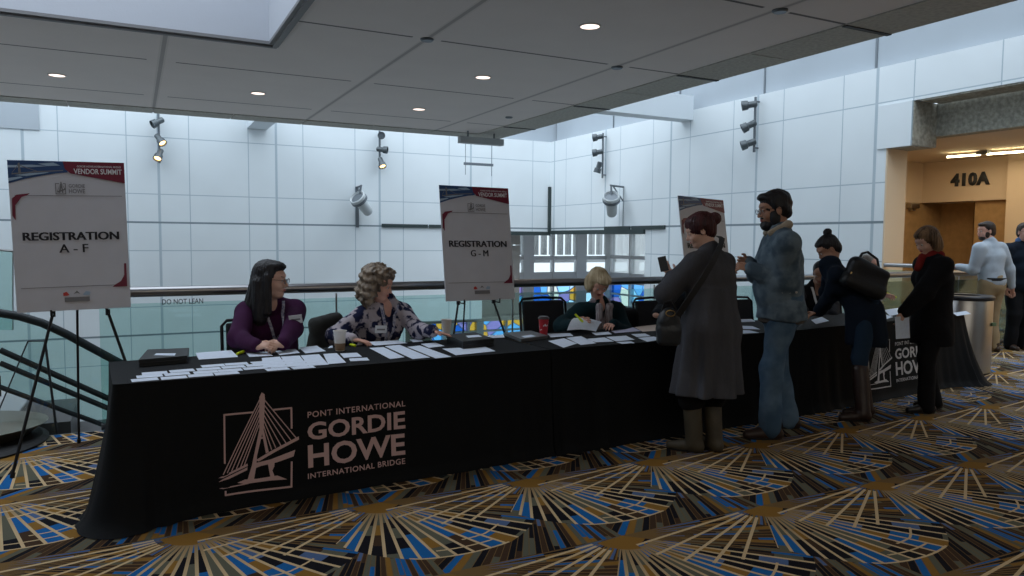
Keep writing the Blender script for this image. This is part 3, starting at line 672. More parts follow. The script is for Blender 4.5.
# ================================================================ TABLES
TZ = .74
M_cloth = mat('black_tablecloth', (.0035,.0048,.0065), .75, spec=.2, bump=.25, bscale=260)
M_wood = mat('plywood_top', (.30,.20,.11), .6)
M_ink = mat('dusty_pink_print', (.62,.44,.44), .8, spec=.1); M_ink_daylit = mat('daylit_print', (.62,.60,.60), .8, spec=.1)  # far logo's ink is paler, its stronger daylight put into the colour
M_paper = mat('white_paper', (.70,.78,.90), .8, spec=.2, var=.05, vscale=30)
def smooth01(x): x = max(0, min(1, x)); return x*x*(3-2*x)
class Table:
    def __init__(s, P0, P1, depth, label, left=False, right=False, seed=0, fl=.05):
        s.P0, s.P1 = Vector((P0[0],P0[1],0)), Vector((P1[0],P1[1],0)); s.L = (s.P1-s.P0).length; s.d = (s.P1-s.P0).normalized(); s.n = Vector((-s.d.y, s.d.x, 0)); s.D = depth
        t = s.t = thing('draped_table', label, 'table', tuple(s.P0+s.d*s.L/2+s.n*depth/2))
        rs = random.Random(seed); ph = [rs.uniform(0,6) for _ in range(8)]
        s.ph = ph; s.fl = fl
        # perimeter: rear left -> front left -> front right -> rear right
        pts = []
        def seg(a, b, nrm, n):
            for i in range(n): pts.append((a.lerp(b, i/(n-1)), nrm))
        A, B, C, D_ = s.P0+s.n*depth, s.P0, s.P1, s.P1+s.n*depth
        if left:
            seg(A, B+s.n*.03, -s.d, 24)
            for i in range(1, 8):
                th = PI/2*i/8; pts.append((B+s.n*.03+s.d*.03 - s.d*.03*math.cos(th) - s.n*.03*math.sin(th), (-s.d*math.cos(th)-s.n*math.sin(th))))
        if not left: seg(B+s.n*.3, B, -s.n, 3)
        seg(B+s.d*(.03 if left else 0), C-s.d*(.03 if right else 0), -s.n, 120)
        if right:
            for i in range(1, 8):
                th = PI/2*i/8; pts.append((C+s.n*.03-s.d*.03 + s.d*.03*math.sin(th) - s.n*.03*math.cos(th), (s.d*math.sin(th)-s.n*math.cos(th))))
            seg(C+s.n*.03, D_, s.d, 24)
        b = MB(); NV = 22; vs = []
        acc = 0; prev = None
        for (p, nr) in pts:
            if prev is not None: acc += (p-prev).length
            prev = p
            u = (p-s.P0).dot(s.d); row = []
            corner = 0
            if left: corner = max(corner, math.exp(-((p-B).length/.28)**2))
            if right: corner = max(corner, math.exp(-((p-C).length/.30)**2)*1.5)
            side = abs(nr.dot(s.d))
            for j in range(NV):
                h = j/(NV-1); z = TZ*(1-h)
                if h > .96: z = max(z, .004)
                off = s.off(u, h, corner, side, acc)
                q = p + nr*off; row.append(b.b.verts.new((q.x, q.y, z if j else TZ)))
            vs.append(row)
        for i in range(len(vs)-1):
            for j in range(NV-1): b.b.faces.new((vs[i][j], vs[i][j+1], vs[i+1][j+1], vs[i+1][j]))
        ring = [r[0] for r in vs]
        if not left: ring = [b.b.verts.new(A+Vector((0,0,TZ)))]+ring
        if not right: ring = ring+[b.b.verts.new(D_+Vector((0,0,TZ)))]
        b.b.faces.new(ring)
        # short rear drop
        ra = b.b.verts.new(A+s.n*.02+Vector((0,0,.67))); rb = b.b.verts.new(D_+s.n*.02+Vector((0,0,.67))); b.b.faces.new((ring[0], ring[-1], rb, ra))
        s.cloth = part('tablecloth', b, M_cloth, t, sa=.9)
        b = MB(); c = s.P0+s.d*.03+s.n*.03
        b.prism([s.P0+s.d*.02+s.n*.02+Vector((0,0,.705)), s.P1-s.d*.02+s.n*.02+Vector((0,0,.705)), s.P1-s.d*.02+s.n*(depth-.02)+Vector((0,0,.705)), s.P0+s.d*.02+s.n*(depth-.02)+Vector((0,0,.705))], (0,0,.03)); part('table_top', b, M_wood, t)
        for e in (.15, s.L-.15):
            for q in (.12, depth-.12):
                b = MB(); p = s.P0+s.d*e+s.n*q; b.tube([p+Vector((0,0,.0)), p+Vector((0,0,.705))], .016, 10); part('leg', b, M_gmetal, t, sa=.6)
    def off(s, u, h, corner, side, acc):
        ph = s.ph; f = .012*h + .035*h*h*s.fl/.05
        edge = math.exp(-(u/.5)**2)+math.exp(-((s.L-u)/.5)**2)
        w = .005*math.sin(u*7+ph[0]) + .003*math.sin(u*17+ph[1]) + (.012*math.sin(acc*26+ph[2])+.008*math.sin(acc*43+ph[3]))*min(1, edge*.8+side)
        return f + w*smooth01(h*1.2) + corner*(.085*h+.035*h*h*h + .012*math.sin(acc*60+ph[4])*h) + (.03*smooth01((h-.93)/.07) if h > .93 else 0)
    def sz(s, x, y):
        """photo pixel -> (along the table, height) on its front"""
        dr = at(x, y, Y=1.0)-Vector(C0); Pc = Vector(C0); t = (s.P0-Pc).dot(s.n)/dr.dot(s.n); q = Pc+dr*t; return (q-s.P0).dot(s.d), q.z
    def front(s, u, z, e=.003):
        h = 1-z/TZ; p = s.P0+s.d*u - s.n*(s.off(u, h, 0, 0, u+s.D*(1 if s.left_ else 0))+e); p.z = z; return p

tA = Table.__new__(Table); tA.left_ = True; tA.__init__((-.11,4.27), (2.57,4.40), .80, 'black draped table nearest the camera with the large pink bridge logo', left=True, seed=1)
tB = Table.__new__(Table); tB.left_ = False; tB.__init__((2.58,4.40), (5.24,4.50), .80, 'middle black draped table behind the grey-coat woman', seed=2)
tC = Table.__new__(Table); tC.left_ = False; tC.__init__((5.25,4.52), (7.95,4.79), .70, 'far black draped table with the logo paled for daylight, beside the steel bin', right=True, seed=3, fl=.08)

def cpt(x, y): return tA.sz(210+x/5.01, 385+y/5.01)
def logo(T, ds, dz, m, hide_after=None):
    """bridge mark and lettering printed on the front of a cloth"""
    b = MB()
    def F(p, e=.004): return T.front(p[0]+ds, p[1]+dz, e)
    def poly(pts):
        b.poly([F(cpt(*p)) for p in pts])
    def stroke(a, c, w=9):
        A, B = Vector((a[0],a[1],0)), Vector((c[0],c[1],0)); d = (B-A).normalized(); n = Vector((-d.y,d.x,0))*w/2; k = 6
        A, B = A-d*w*.3, B+d*w*.3
        for i in range(k):
            p, q = A.lerp(B, i/k), A.lerp(B, (i+1)/k); poly([(v.x, v.y) for v in (p-n, q-n, q+n, p+n)])
    for a, c in (((70,148),(70,385)), ((70,148),(215,135)), ((318,122),(405,113)), ((405,113),(405,212)), ((402,378),(398,497)), ((398,497),(72,540)), ((72,540),(72,522))): stroke(a, c, 9)
    poly([(246,60),(258,36),(272,45),(274,66),(270,150),(266,232),(246,234),(244,150)])
    poly([(244,225),(262,228),(232,350),(228,400),(214,472),(180,476),(205,400)]); poly([(256,228),(268,225),(290,330),(276,338)])
    poly([(238,262),(270,256),(271,264),(236,270)])
    for a, c in (((246,75),(62,440)), ((246,98),(82,432)), ((245,122),(104,424)), ((245,148),(128,414)), ((245,172),(150,404)), ((243,200),(168,396)), ((270,72),(428,262)), ((270,98),(402,274)), ((269,122),(376,286)), ((268,148),(350,298)), ((267,174),(324,308)), ((266,200),(304,318))): stroke(a, c, 5)
    poly([(224,372),(300,326),(440,252),(440,268),(330,325),(240,378)])
    poly([(38,458),(184,388),(186,400),(60,456)]); poly([(36,478),(60,462),(184,406),(182,420),(90,462)])
    poly([(214,388),(300,366),(421,318),(412,350),(330,380),(250,400),(210,416)])
    poly([(284,382),(318,376),(316,400),(306,420),(318,452),(296,455),(290,420)])
    poly([(132,482),(170,466),(232,462),(330,444),(378,462),(290,470),(170,488)]); poly([(40,508),(190,482),(188,487),(60,510)])
    part('printed_mark', b, m, T.cloth, norm=True)
    def line(body, TL, BL, TR, BR, off, sp=1.0):
        me = text_fit(body, 1, 1, off=off, space=sp)
        a, bb, c, d = cpt(*TL), cpt(*BL), cpt(*TR), cpt(*BR)
        def fn(u, v, z):
            L = [bb[i]+(a[i]-bb[i])*v for i in (0,1)]; R_ = [d[i]+(c[i]-d[i])*v for i in (0,1)]
            return F((L[0]+(R_[0]-L[0])*u, L[1]+(R_[1]-L[1])*u), .006)
        place_flat(me, fn, 'printed_lettering', m, T.cloth)
    line('PONT INTERNATIONAL', (485,132), (485,162), (974,76), (974,104), .012, 1.12)
    line('GORDIE', (483,187), (483,274), (972,126), (972,214), .026)
    line('HOWE', (483,295), (483,408), (968,236), (968,342), .026)
    line('INTERNATIONAL BRIDGE', (480,434), (480,460), (966,358), (966,386), .015, 1.1)
logo(tA, 0, 0, M_ink)
s3 = tC.sz(867, 342); s1 = cpt(70, 148); logo(tC, s3[0]-s1[0], s3[1]-s1[1], M_ink_daylit)
# ---------------------------------------------------------------- signs on easels
M_board = mat('foam_board_print', (.60,.61,.66), .55, var=.02); M_maroon = mat('maroon_print', (.17,.01,.035), .5); M_navy = mat('blue_print', (.02,.07,.20), .5); M_blk = mat('black_print', (.012,.012,.02), .6)
M_wprint = mat('white_print', (.75,.75,.78), .6); M_greyp = mat('grey_print', (.20,.20,.21), .6); M_lblue = mat('pale_blue_print', (.35,.48,.62), .6); M_redp = mat('red_print', (.55,.05,.04), .6); M_edge = mat('foam_edge', (.40,.40,.42), .7)
def sign(TL, TR, BR, BL, line1, line2, lab, elab, feet=None):
    TL, TR, BR, BL = map(Vector, (TL,TR,BR,BL))
    nrm = (TR-TL).cross(BL-TL).normalized()
    if nrm.y > 0: nrm = -nrm
    t = thing('registration_sign', lab, 'sign', (BL+BR)/2)
    b = MB(); b.prism([TL,TR,BR,BL], -nrm*.008); part('board', b, M_board, t)
    def P(x, y, e=.002):      # crop coordinates of the first sign, un-skewed to 0..1
        u = x; v = y; return TL.lerp(TR,u).lerp(BL.lerp(BR,u), v) + nrm*e
    def shape(name, pts, m, e=.002, par=None):
        b = MB(); b.poly([P(*p, e) for p in pts]); return part(name, b, m, par or t)
    shape('printed_sky', [(0,0),(.47,0),(.50,.075),(.40,.083),(.28,.10),(.13,.125),(0,.155)], M_navy)
    b = MB()
    for pts in ([(.0,.035),(.2,.028),(.33,.035),(.2,.045),(.0,.05)], [(.05,.10),(.18,.085),(.35,.075),(.30,.085),(.15,.105)], [(.25,.02),(.38,.01),(.44,.03),(.33,.035)], [(.0,.12),(.1,.108),(.12,.115),(.0,.142)]): b.poly([P(*p, .003) for p in pts])
    part('printed_clouds', b, M_lblue, t)
    b = MB()
    for pts in ([(.085,.02),(.10,.015),(.108,.09),(.095,.095),(.085,.09)], [(.03,.088),(.25,.07),(.46,.06),(.46,.066),(.25,.077),(.03,.096)], [(.095,.03),(.24,.07),(.235,.072),(.095,.036)], [(.092,.03),(.035,.085),(.03,.085),(.088,.028)]): b.poly([P(*p, .0035) for p in pts])
    part('printed_bridge', b, M_greyp, t)
    shape('printed_band', [(.46,0),(1,0),(1,.145),(.72,.108),(.52,.082),(.475,.05)], M_maroon, .0036)
    def txt(body, x0, x1, y0, y1, m, off, e=.0045, name='lettering', sp=1.0, reps=0):
        me = text_fit(body, 1, 1, off=off, space=sp)
        if reps:
            b = bmesh.new()
            for q in (-1, 0, 1):
                k0 = len(b.verts); b.from_mesh(me); b.verts.ensure_lookup_table()
                for v in b.verts[k0:]: v.co.x += q*reps; v.co.z = q*.1
            b.to_mesh(me); b.free()
        place_flat(me, lambda u, v, z: P(x0+(x1-x0)*u, y1+(y0-y1)*v, e+z*.001), name, m, t)
    txt('VENDOR SUMMIT', .55, .975, .048, .085, M_wprint, .02); txt('GORDIE HOWE INTERNATIONAL BRIDGE', .58, .97, .026, .039, M_wprint, .01)
    txt(line1, .09, .92, .480, .535, M_blk, .012, reps=.0045); txt(line2, .39, .64, .562, .618, M_blk, .0, reps=.012)
    # small grey bridge mark
    b = MB()
    for pts in ([(.385,.15),(.392,.15),(.392,.225),(.385,.225)], [(.385,.15),(.42,.15),(.42,.155),(.385,.155)], [(.45,.15),(.475,.15),(.475,.155),(.45,.155)], [(.468,.15),(.475,.15),(.475,.225),(.468,.225)], [(.385,.22),(.475,.22),(.475,.225),(.385,.225)], [(.432,.14),(.440,.14),(.452,.215),(.440,.215),(.436,.18),(.425,.215),(.412,.215)], [(.40,.205),(.47,.185),(.47,.195),(.40,.215)], [(.434,.145),(.404,.205),(.398,.205)], [(.437,.145),(.470,.19),(.464,.192)]): b.poly([P(*p, .003) for p in pts])
    part('printed_mark', b, M_greyp, t)
    txt('GORDIE', .50, .64, .155, .180, M_greyp, .015); txt('HOWE', .50, .64, .188, .218, M_greyp, .015); 
    b = MB()
    for a, c in (((.045,.235),(.965,.235)), ((.965,.235),(.965,.845)), ((.965,.845),(.045,.845)), ((.045,.845),(.045,.235))):
        w = .002; b.poly([P(a[0]-w,a[1]-w,.003), P(c[0]+w,c[1]-w,.003), P(c[0]+w,c[1]+w,.003), P(a[0]-w,a[1]+w,.003)])
    part('printed_border', b, M_greyp, t)
    shape('printed_corner', [(.02,.255),(.06,.23),(.17,.22),(.15,.232),(.10,.245),(.06,.285),(.045,.30),(.04,.40),(.015,.37)], M_maroon, .004)
    shape('printed_corner', [(.975,.70),(.955,.70),(.952,.78),(.92,.82),(.86,.845),(.84,.858),(.975,.858)], M_maroon, .004)
    shape('printed_emblem', [(.40,.885),(.43,.878),(.455,.90),(.43,.905),(.40,.905)], M_redp, .004); shape('printed_emblem', [(.57,.90),(.60,.878),(.64,.885),(.63,.905),(.585,.905)], M_lblue, .004)
    shape('printed_emblem', [(.49,.895),(.52,.872),(.55,.895),(.52,.888)], M_greyp, .004)
    b = MB(); b.poly([P(.41,.915,.004), P(.63,.915,.004), P(.63,.945,.004), P(.41,.945,.004)]); part('printed_caption', b, M_greyp, t)
    # easel
    e = thing('easel', elab, 'easel', ((BL.x+BR.x)/2, (BL.y+BR.y)/2+.25, 0))
    d = (BR-BL).normalized(); back = -Vector((nrm.x, nrm.y, 0)).normalized(); mid = (BL+BR)/2; mid.z = 0
    ap = Vector((mid.x, mid.y, 0)) + back*.27 + Vector((0,0,1.60))
    fL = feet[0] if feet else mid - d*.42 - back*.13; fR = feet[1] if feet else mid + d*.42 - back*.13; fB = feet[2] if feet else mid + back*.48
    fL, fR, fB = Vector(fL), Vector(fR), Vector(fB)
    def onleg(f, z): return ap.lerp(Vector((f.x,f.y,0)), (ap.z-z)/ap.z)
    zc = BL.z-.012
    for f, front in ((fL,1), (fR,1), (fB,0)):
        b = MB(); b.tube([ap, f+Vector((0,0,.01))], .0095 if front else .008, 8); b.tube([f, f+(ap-f)*.02], .013, 8)
        lg = part('leg', b, M_black, e, sa=.6)
        if front:
            q = onleg(f, zc-.01); bt = MB(); tip = q - back*((q-mid).dot(back)+.02)+Vector((0,0,0)); bt.tube([q+Vector((0,0,.0)), tip, tip+Vector((0,0,.035))], .006, 8); bt.box(q-Vector((.014,.014,.02)), q+Vector((.014,.014,.02)), bev=.003); part('rest_bracket', bt, M_black, e)
    b = MB(); b.box(ap-Vector((.05,.02,.03)), ap+Vector((.05,.02,.05)), bev=.01); part('head', b, M_black, e)
    return t
def onY(x, y, Y): return at(x, y, Y=Y)
f3 = [at(12,478,z=0), at(142,395,Y=5.25), at(79,443,z=0)]; f3[1] = Vector((.13,5.38,0))
sign(onY(7,160,5.79), onY(124,163,5.79), onY(131,307,5.60), onY(17,313,5.60), 'REGISTRATION', 'A - F', 'large white REGISTRATION A - F sign with blue and maroon header', 'black tripod easel holding the A - F sign', feet=f3)
sign(onY(439,185,5.98), onY(508,188.5,5.98), onY(515,299,5.8), onY(446,301.5,5.8), 'REGISTRATION', 'G - M', 'white REGISTRATION G - M sign with blue and maroon header', 'black tripod easel holding the G - M sign')
b3 = at(678,195.5,Y=5.82); c3 = at(723,200.4,Y=6.2)
sign(b3, c3, Vector((c3.x+.02,c3.y-.16,c3.z-.98)), Vector((b3.x+.02,b3.y-.16,b3.z-.98)), 'REGISTRATION', 'N - Z', 'partly hidden sign with maroon header behind the grey-coat woman', 'black tripod easel of the sign behind the grey-coat woman')
# ---------------------------------------------------------------- paper and things on the tables
PZ = TZ+.0012
def sheet(q, label, cat='paper', name='paper_sheet', group=None, m=None, z=PZ, th=.0012):
    P_ = [at(x, y, z=z) for x, y in q]; b = MB(); b.prism(P_, (0,0,th)); o = b.build(name, m or M_paper); return tag(o, label, cat, group)
def k3(x, y): return (100+x/4.452, 335+y/4.452)
def k4(x, y): return (330+x/4.452, 320+y/4.452)
def k5(x, y): return (540+x/4.655, 310+y/4.655)
card0 = None
def card(px, py, w=.128, d=.083, yaw=0, label='white name badge card laid out in rows on the left half of the nearest table', group='name badge cards on the nearest table', z=PZ):
    global card0
    p = at(px, py, z=z)
    if card0 is None:
        b = MB(); b.box((-.064,-.0415,0), (.064,.0415,.0015)); card0 = b.build('name_badge_card', M_paper, origin=Vector((0,0,0))); o = card0
    else:
        o = card0.copy(); COL.objects.link(o)
    o.location = p; o.rotation_euler = (0,0,yaw); tag(o, label, 'card', group); return o
AN = math.atan2(.13, 2.68)
rs = random.Random(5)
for r_ in range(4):
    for c_ in range(9):
        if rs.random() < .12 and c_ < 6: continue
        p = tA.P0+tA.d*(.15+.139*c_+.035*r_+rs.uniform(-.006,.006))+tA.n*(.065+.098*r_+rs.uniform(-.006,.006))
        if (p-tA.P0).dot(tA.d) > 1.02+.02*r_ or (r_ == 3 and c_ < 2): continue
        if (r_ == 3 and c_ > 5): continue
        q = Vector((p.x, p.y, PZ))
        if card0 is None: card(170, 375, yaw=AN)
        o = card0 if not card0.get('set_') else card0.copy()
        if o is not card0: COL.objects.link(o)
        card0['set_'] = 1; o['set_'] = 1; o.location = q; o.rotation_euler = (0,0,AN+rs.uniform(-.04,.04))
for o in list(bpy.data.objects):
    if 'set_' in o: del o['set_']
for q, lab in (
    ([k3(425,80),k3(585,68),k3(615,98),k3(440,110)], 'wide white sheet behind the badge rows, left of the purple-jumper woman'),
    ([k3(650,80),k3(745,75),k3(770,92),k3(665,98)], 'white sheet under the clasped hands of the purple-jumper woman'),
    ([k3(780,72),k3(870,63),k3(890,80),k3(800,90)], 'small white sheet right of the clasped hands'),
    ([k3(885,57),k3(965,48),k3(1005,72),k3(915,82)], 'white sheet between the clasped hands and the coffee cup'),
    ([k3(720,103),k3(800,97),k3(832,142),k3(728,147)], 'white sheet below the clasped hands, third from the cup in the front row'),
    ([k3(805,97),k3(888,92),k3(925,138),k3(838,142)], 'white sheet in the front row, second from the coffee cup'),
    ([k3(893,92),k3(975,86),k3(1018,132),k3(930,138)], 'white sheet in the front row, just left of the coffee cup front'),
    ([k4(-30,152),k4(30,148),k4(72,190),k4(-8,197)], 'white sheet in front of the coffee cup with sleeve'),
    ([k4(45,150),k4(120,146),k4(142,163),k4(62,169)], 'small white slip right of the coffee cup base'),
    ([k4(85,172),k4(165,168),k4(176,180),k4(90,184)], 'narrow white slip at the table edge under the coffee cup'),
    ([k4(175,125),k4(238,121),k4(332,166),k4(268,174)], 'long white sheet, leftmost of three fanned towards the black case'),
    ([k4(243,117),k4(310,111),k4(445,167),k4(368,174)], 'long white sheet, middle of three fanned towards the black case'),
    ([k4(345,120),k4(400,114),k4(540,164),k4(470,171)], 'long white sheet, rightmost of three fanned towards the black case'),
    ([k4(405,107),k4(470,101),k4(510,116),k4(440,124)], 'small white sheet under the pointing hand of the curly-haired woman'),
    ([k4(500,128),k4(690,119),k4(737,139),k4(560,157)], 'wide white sheet in front of the black document case'),
    ([k4(160,98),k4(300,91),k4(345,103),k4(200,114)], 'white sheet in front of the curly-haired woman'),
    ([k4(355,88),k4(402,84),k4(415,95),k4(370,99)], 'tiny white card beside the reaching arm of the curly-haired woman'),
    ([k4(0,116),k4(12,114),k4(12,124),k4(-10,126)], 'small white slip behind the coffee cup with sleeve'),
    ([k5(35,112),k5(140,108),k5(155,121),k5(50,127)], 'white sheet beside the red cup'),
    ([k5(38,145),k5(112,132),k5(172,156),k5(110,176)], 'white sheet nearest the edge below the blonde woman, left one'),
    ([k5(122,130),k5(190,122),k5(262,155),k5(190,163)], 'white sheet nearest the edge below the blonde woman, right one'),
    ([k5(204,136),k5(300,128),k5(345,147),k5(262,150)], 'white sheet right of the pair below the blonde woman'),
    ([k5(240,106),k5(318,101),k5(335,113),k5(260,118)], 'small white sheet under the writing hand of the blonde woman'),
    ([k5(308,126),k5(400,120),k5(440,138),k5(352,146)], 'white sheet in the middle of the row towards the handbag'),
    ([k5(355,149),k5(425,147),k5(440,154),k5(382,158)], 'narrow white slip at the table edge left of the handbag'),
    ([k5(425,113),k5(490,110),k5(515,122),k5(450,126)], 'small white sheet in front of the dark-jacketed helper'),
    ([k5(455,130),k5(530,124),k5(572,136),k5(500,148)], 'white sheet at the edge just left of the handbag'),
    ([k5(920,44),k5(985,42),k5(1002,54),k5(920,57)], 'white sheet at the back of the table between grey coat and denim jacket'),
    ([k5(920,73),k5(990,76),k5(1024,90),k5(920,88)], 'white sheet in the middle between grey coat and denim jacket'),
    ([k5(918,93),k5(975,95),k5(1020,106),k5(918,111)], 'white sheet at the front edge between grey coat and denim jacket'),
    ([(811,320),(822,317),(829,321),(816,324)], 'white sheet under the hand of the leaning navy-coat woman'),
    ([(868,318),(884,314),(893,317),(874,323)], 'white sheet on the far table left of the held paper'),
    ([(884,310),(898,308),(904,313),(890,316)], 'white sheet at the back of the far table beside the held paper'),
    ([(953,313),(966,311),(971,314),(957,316)], 'white slip at the right end of the far table'),
    ): sheet(q, lab)
sheet([k5(330,97),k5(430,80),k5(470,98),k5(350,108)], 'lilac-white stapled list in front of the dark-jacketed helper', m=mat('lilac_paper', (.50,.50,.66), .8))
sheet([k5(440,80),k5(540,68),k5(560,96),k5(478,101)], 'cream printed list left of the handbag', m=mat('cream_paper', (.70,.58,.50), .8))
M_case = mat('black_case', (.018,.02,.022), .45, bump=.1); M_lap = mat('grey_laptop', (.10,.105,.11), .4)
def case(q, ztop, zbot, label, name, cat, m, lab_q=None, taper=0):
    P_ = [at(x, y, z=ztop) for x, y in q]; cc = sum(P_, Vector())/4; b = MB()
    t = thing(name, label, cat, (cc.x, cc.y, zbot))
    b.prism(P_, (0,0,-(ztop-zbot)*.45)); part('lid', b, m, t)
    b = MB(); b.prism([p+(cc-p)*.015-Vector((0,0,(ztop-zbot)*.5)) for p in P_], (0,0,-(ztop-zbot)*.5+.0005)); part('base', b, m, t)
    if lab_q:
        b = MB(); b.prism([at(x, y, z=ztop+.0005) for x, y in lab_q], (0,0,.0008)); part('white_label', b, M_paper, t)
    return t
case([k3(172,110),k3(212,64),k3(397,57),k3(388,92)], .785, TZ+.001, 'black closed document case with a white label at the left table end', 'document_case', 'case', M_case, [k3(240,90),k3(250,82),k3(338,82),k3(332,92)])
case([k4(518,66),k4(640,53),k4(730,82),k4(592,96)], .795, TZ+.001, 'thick black document case in front of the G - M sign', 'document_case', 'case', M_case, [k4(605,70),k4(662,66),k4(678,75),k4(615,79)])
case([(504,332.5),(531,330.5),(548,335.5),(521,339)], .765, TZ+.001, 'slim grey laptop with a white label beside the red cup', 'laptop', 'laptop', M_lap, [(521,336.2),(531,334.8),(536,336.2),(525,337.7)])
b = MB(); p = at(494, 338, z=PZ)
rr = random.Random(2)
b.grid(lambda u, v: (p.x-.07+.15*u, p.y-.03+.07*v, PZ+.004+.022*abs(math.sin(9*u+4*v))*math.sin(PI*v)), 9, 6); tag(b.build('crumpled_paper', M_paper, sa=.5), 'crumpled white napkin between black case and grey laptop', 'napkin')
M_yel = mat('yellow_highlighter', (.62,.75,.02), .4)
def pen(A, B, label):
    A, B = Vector(A), Vector(B); t = thing('highlighter', label, 'pen', (A+B)/2); d = (B-A).normalized()
    b = MB(); b.tube([A, A+d*.006, A.lerp(B,.62)], [.007,.009,.009], 10); part('barrel', b, M_yel, t, sa=.6)
    b = MB(); b.tube([A.lerp(B,.62), B-d*.004, B], [.0102,.0102,.007], 10); part('pen_cap', b, M_yel, t, sa=.6)
    return t
a = at(237, 354, z=TZ+.011); pen(a, a+Vector((.055,.10,.0)), 'yellow highlighter left of the clasped hands')
a = at(347, 343.6, z=TZ+.011); c = at(359, 346.6, z=TZ+.011); pen(a, a+(c-a).normalized()*.13, 'yellow highlighter right of the coffee cup')
M_cup = mat('paper_cup', (.82,.80,.78), .6); M_kraft = mat('cardboard_sleeve', (.28,.19,.12), .8)
def cup(px, py, r0, r1, h, label, m, sleeve=None, lid=None, marks=False):
    p = at(px, py, z=TZ+.001); t = thing('coffee_cup', label, 'cup', p)
    b = MB(); b.lathe(p, [(r0*.96,.004),(r0,0),(r0,.003),(r1,h-.004),(r1+.003,h-.002),(r1+.003,h+.002),(r1-.001,h+.002),(r0,.01)], 28); part('cup_body', b, m, t, sa=.5)
    if sleeve:
        z0, z1 = sleeve; f = lambda z: r0+(r1-r0)*z/h+.0018
        b = MB(); b.lathe(p, [(f(z0),z0),(f(z1),z1)], 28); part('cardboard_sleeve', b, M_kraft, t, sa=.5)
    if lid:
        b = MB(); b.lathe(p, [(r1+.004,h-.006),(r1+.005,h+.004),(r1-.003,h+.008),(r1-.004,h+.016),(.0001,h+.017)], 28); part('lid', b, lid, t, sa=.5)
    if marks:
        rr = random.Random(3); b = MB()
        for k in range(16):
            th = k*2.4; z = .02+rr.random()*(h-.045); f = r0+(r1-r0)*z/h+.0008; s_ = .007+.005*rr.random()
            pts = []
            for q in range(10):
                ra = s_*(1 if q%2 == 0 else .45); an = 2*PI*q/10; zz = z+ra*math.sin(an); tt = th+ra*math.cos(an)/f; f2 = r0+(r1-r0)*zz/h+.001
                pts.append(p+Vector((f2*math.cos(tt), f2*math.sin(tt), zz)))
            b.poly(pts)
        part('printed_stars', b, M_wprint, t)
    return t
cup(340, 350.5, .030, .043, .135, 'white paper coffee cup with cardboard sleeve between the two left women', M_cup, sleeve=(.004,.052))
p9 = at(446, 333, z=TZ)
cup(446.5, 334.5, .030, .042, .12, 'white paper cup behind the thick black document case', M_cup)
cup(543.5, 335, .030, .041, .135, 'red patterned paper cup with a dark lid beside the grey laptop', mat('red_cup', (.42,.018,.03), .5), lid=mat('dark_lid', (.07,.06,.06), .4), marks=True)
# ---------------------------------------------------------------- bin
p = Vector((8.75,5.15,0)); pc = at(972,388,z=0)
p = Vector((8.62,5.22,0))
t = thing('waste_bin', 'round brushed steel waste bin with a dark top at the right table end', 'bin', p)
b = MB(); b.lathe(p, [(.30,.02),(.30,.84),(.295,.85),(.24,.85),(.24,.5)], 48); part('drum', b, M_steel, t, sa=.5)
b = MB(); b.lathe(p, [(.31,.85),(.315,.86),(.315,.885),(.30,.90),(.17,.90),(.16,.86),(.16,.6)], 48); part('top_ring', b, mat('dark_bin_top', (.04,.04,.045), .35, metal=.5), t, sa=.5)
b = MB(); b.lathe(p, [(.295,0),(.295,.02)], 40); part('plinth', b, M_black, t)
b = MB(); b.box(p+Vector((.05,-.312,.56)), p+Vector((.13,-.29,.60)), bev=.005); part('label', b, mat('green_label', (.10,.16,.08), .6), t)
# ---------------------------------------------------------------- chairs
M_ch = mat('charcoal_chair_fabric', (.015,.016,.02), .8, bump=.2); M_chf = mat('black_chair_frame', (.02,.02,.022), .35, metal=.5)
def chair(x, y, yaw, label, tilt=.14, w=.46, top=.90):
    t = thing('banquet_chair', label, 'chair', (x,y,0), None); R_ = Matrix.Rotation(yaw, 3, 'Z'); o = Vector((x,y,0))
    def L(a, b_, c): return o + R_ @ Vector((a,b_,c))     # local: +x forward, +y left
    hw = w/2
    b = MB(); vs = b.box((-.22,-hw+.01,.40), (.22,hw-.01,.46), bev=.02)
    for v in b.b.verts: v.co = L(*v.co)
    part('seat', b, M_ch, t, sa=.8)
    b = MB(); vs = b.box((-.03,-hw+.03,0), (.02,hw-.03,top-.52), bev=.018)
    for v in b.b.verts:
        q = v.co; v.co = L(-.20-tilt*q.z+q.x-.03*(1-(q.y/hw)**2), q.y, .50+q.z)
    part('backrest', b, M_ch, t, sa=.8)
    b = MB(); pts = [L(-.20,-hw,.42), L(-.22,-hw,.55), L(-.22-tilt*(top-.6),-hw,top-.04), L(-.23-tilt*(top-.55),-hw+.04,top), L(-.235-tilt*(top-.55),0,top+.01), L(-.23-tilt*(top-.55),hw-.04,top), L(-.22-tilt*(top-.6),hw,top-.04), L(-.22,hw,.55), L(-.20,hw,.42)]
    b.tube(pts, .013, 8); part('back_frame', b, M_chf, t, sa=.7)
    for sx, sy in ((.19,1),(.19,-1),(-.19,1),(-.19,-1)):
        b = MB(); b.tube([L(sx,sy*(hw-.01),.42), L(sx*1.12,sy*(hw),.0)], .012, 8); part('leg', b, M_chf, t, sa=.6)
    return t
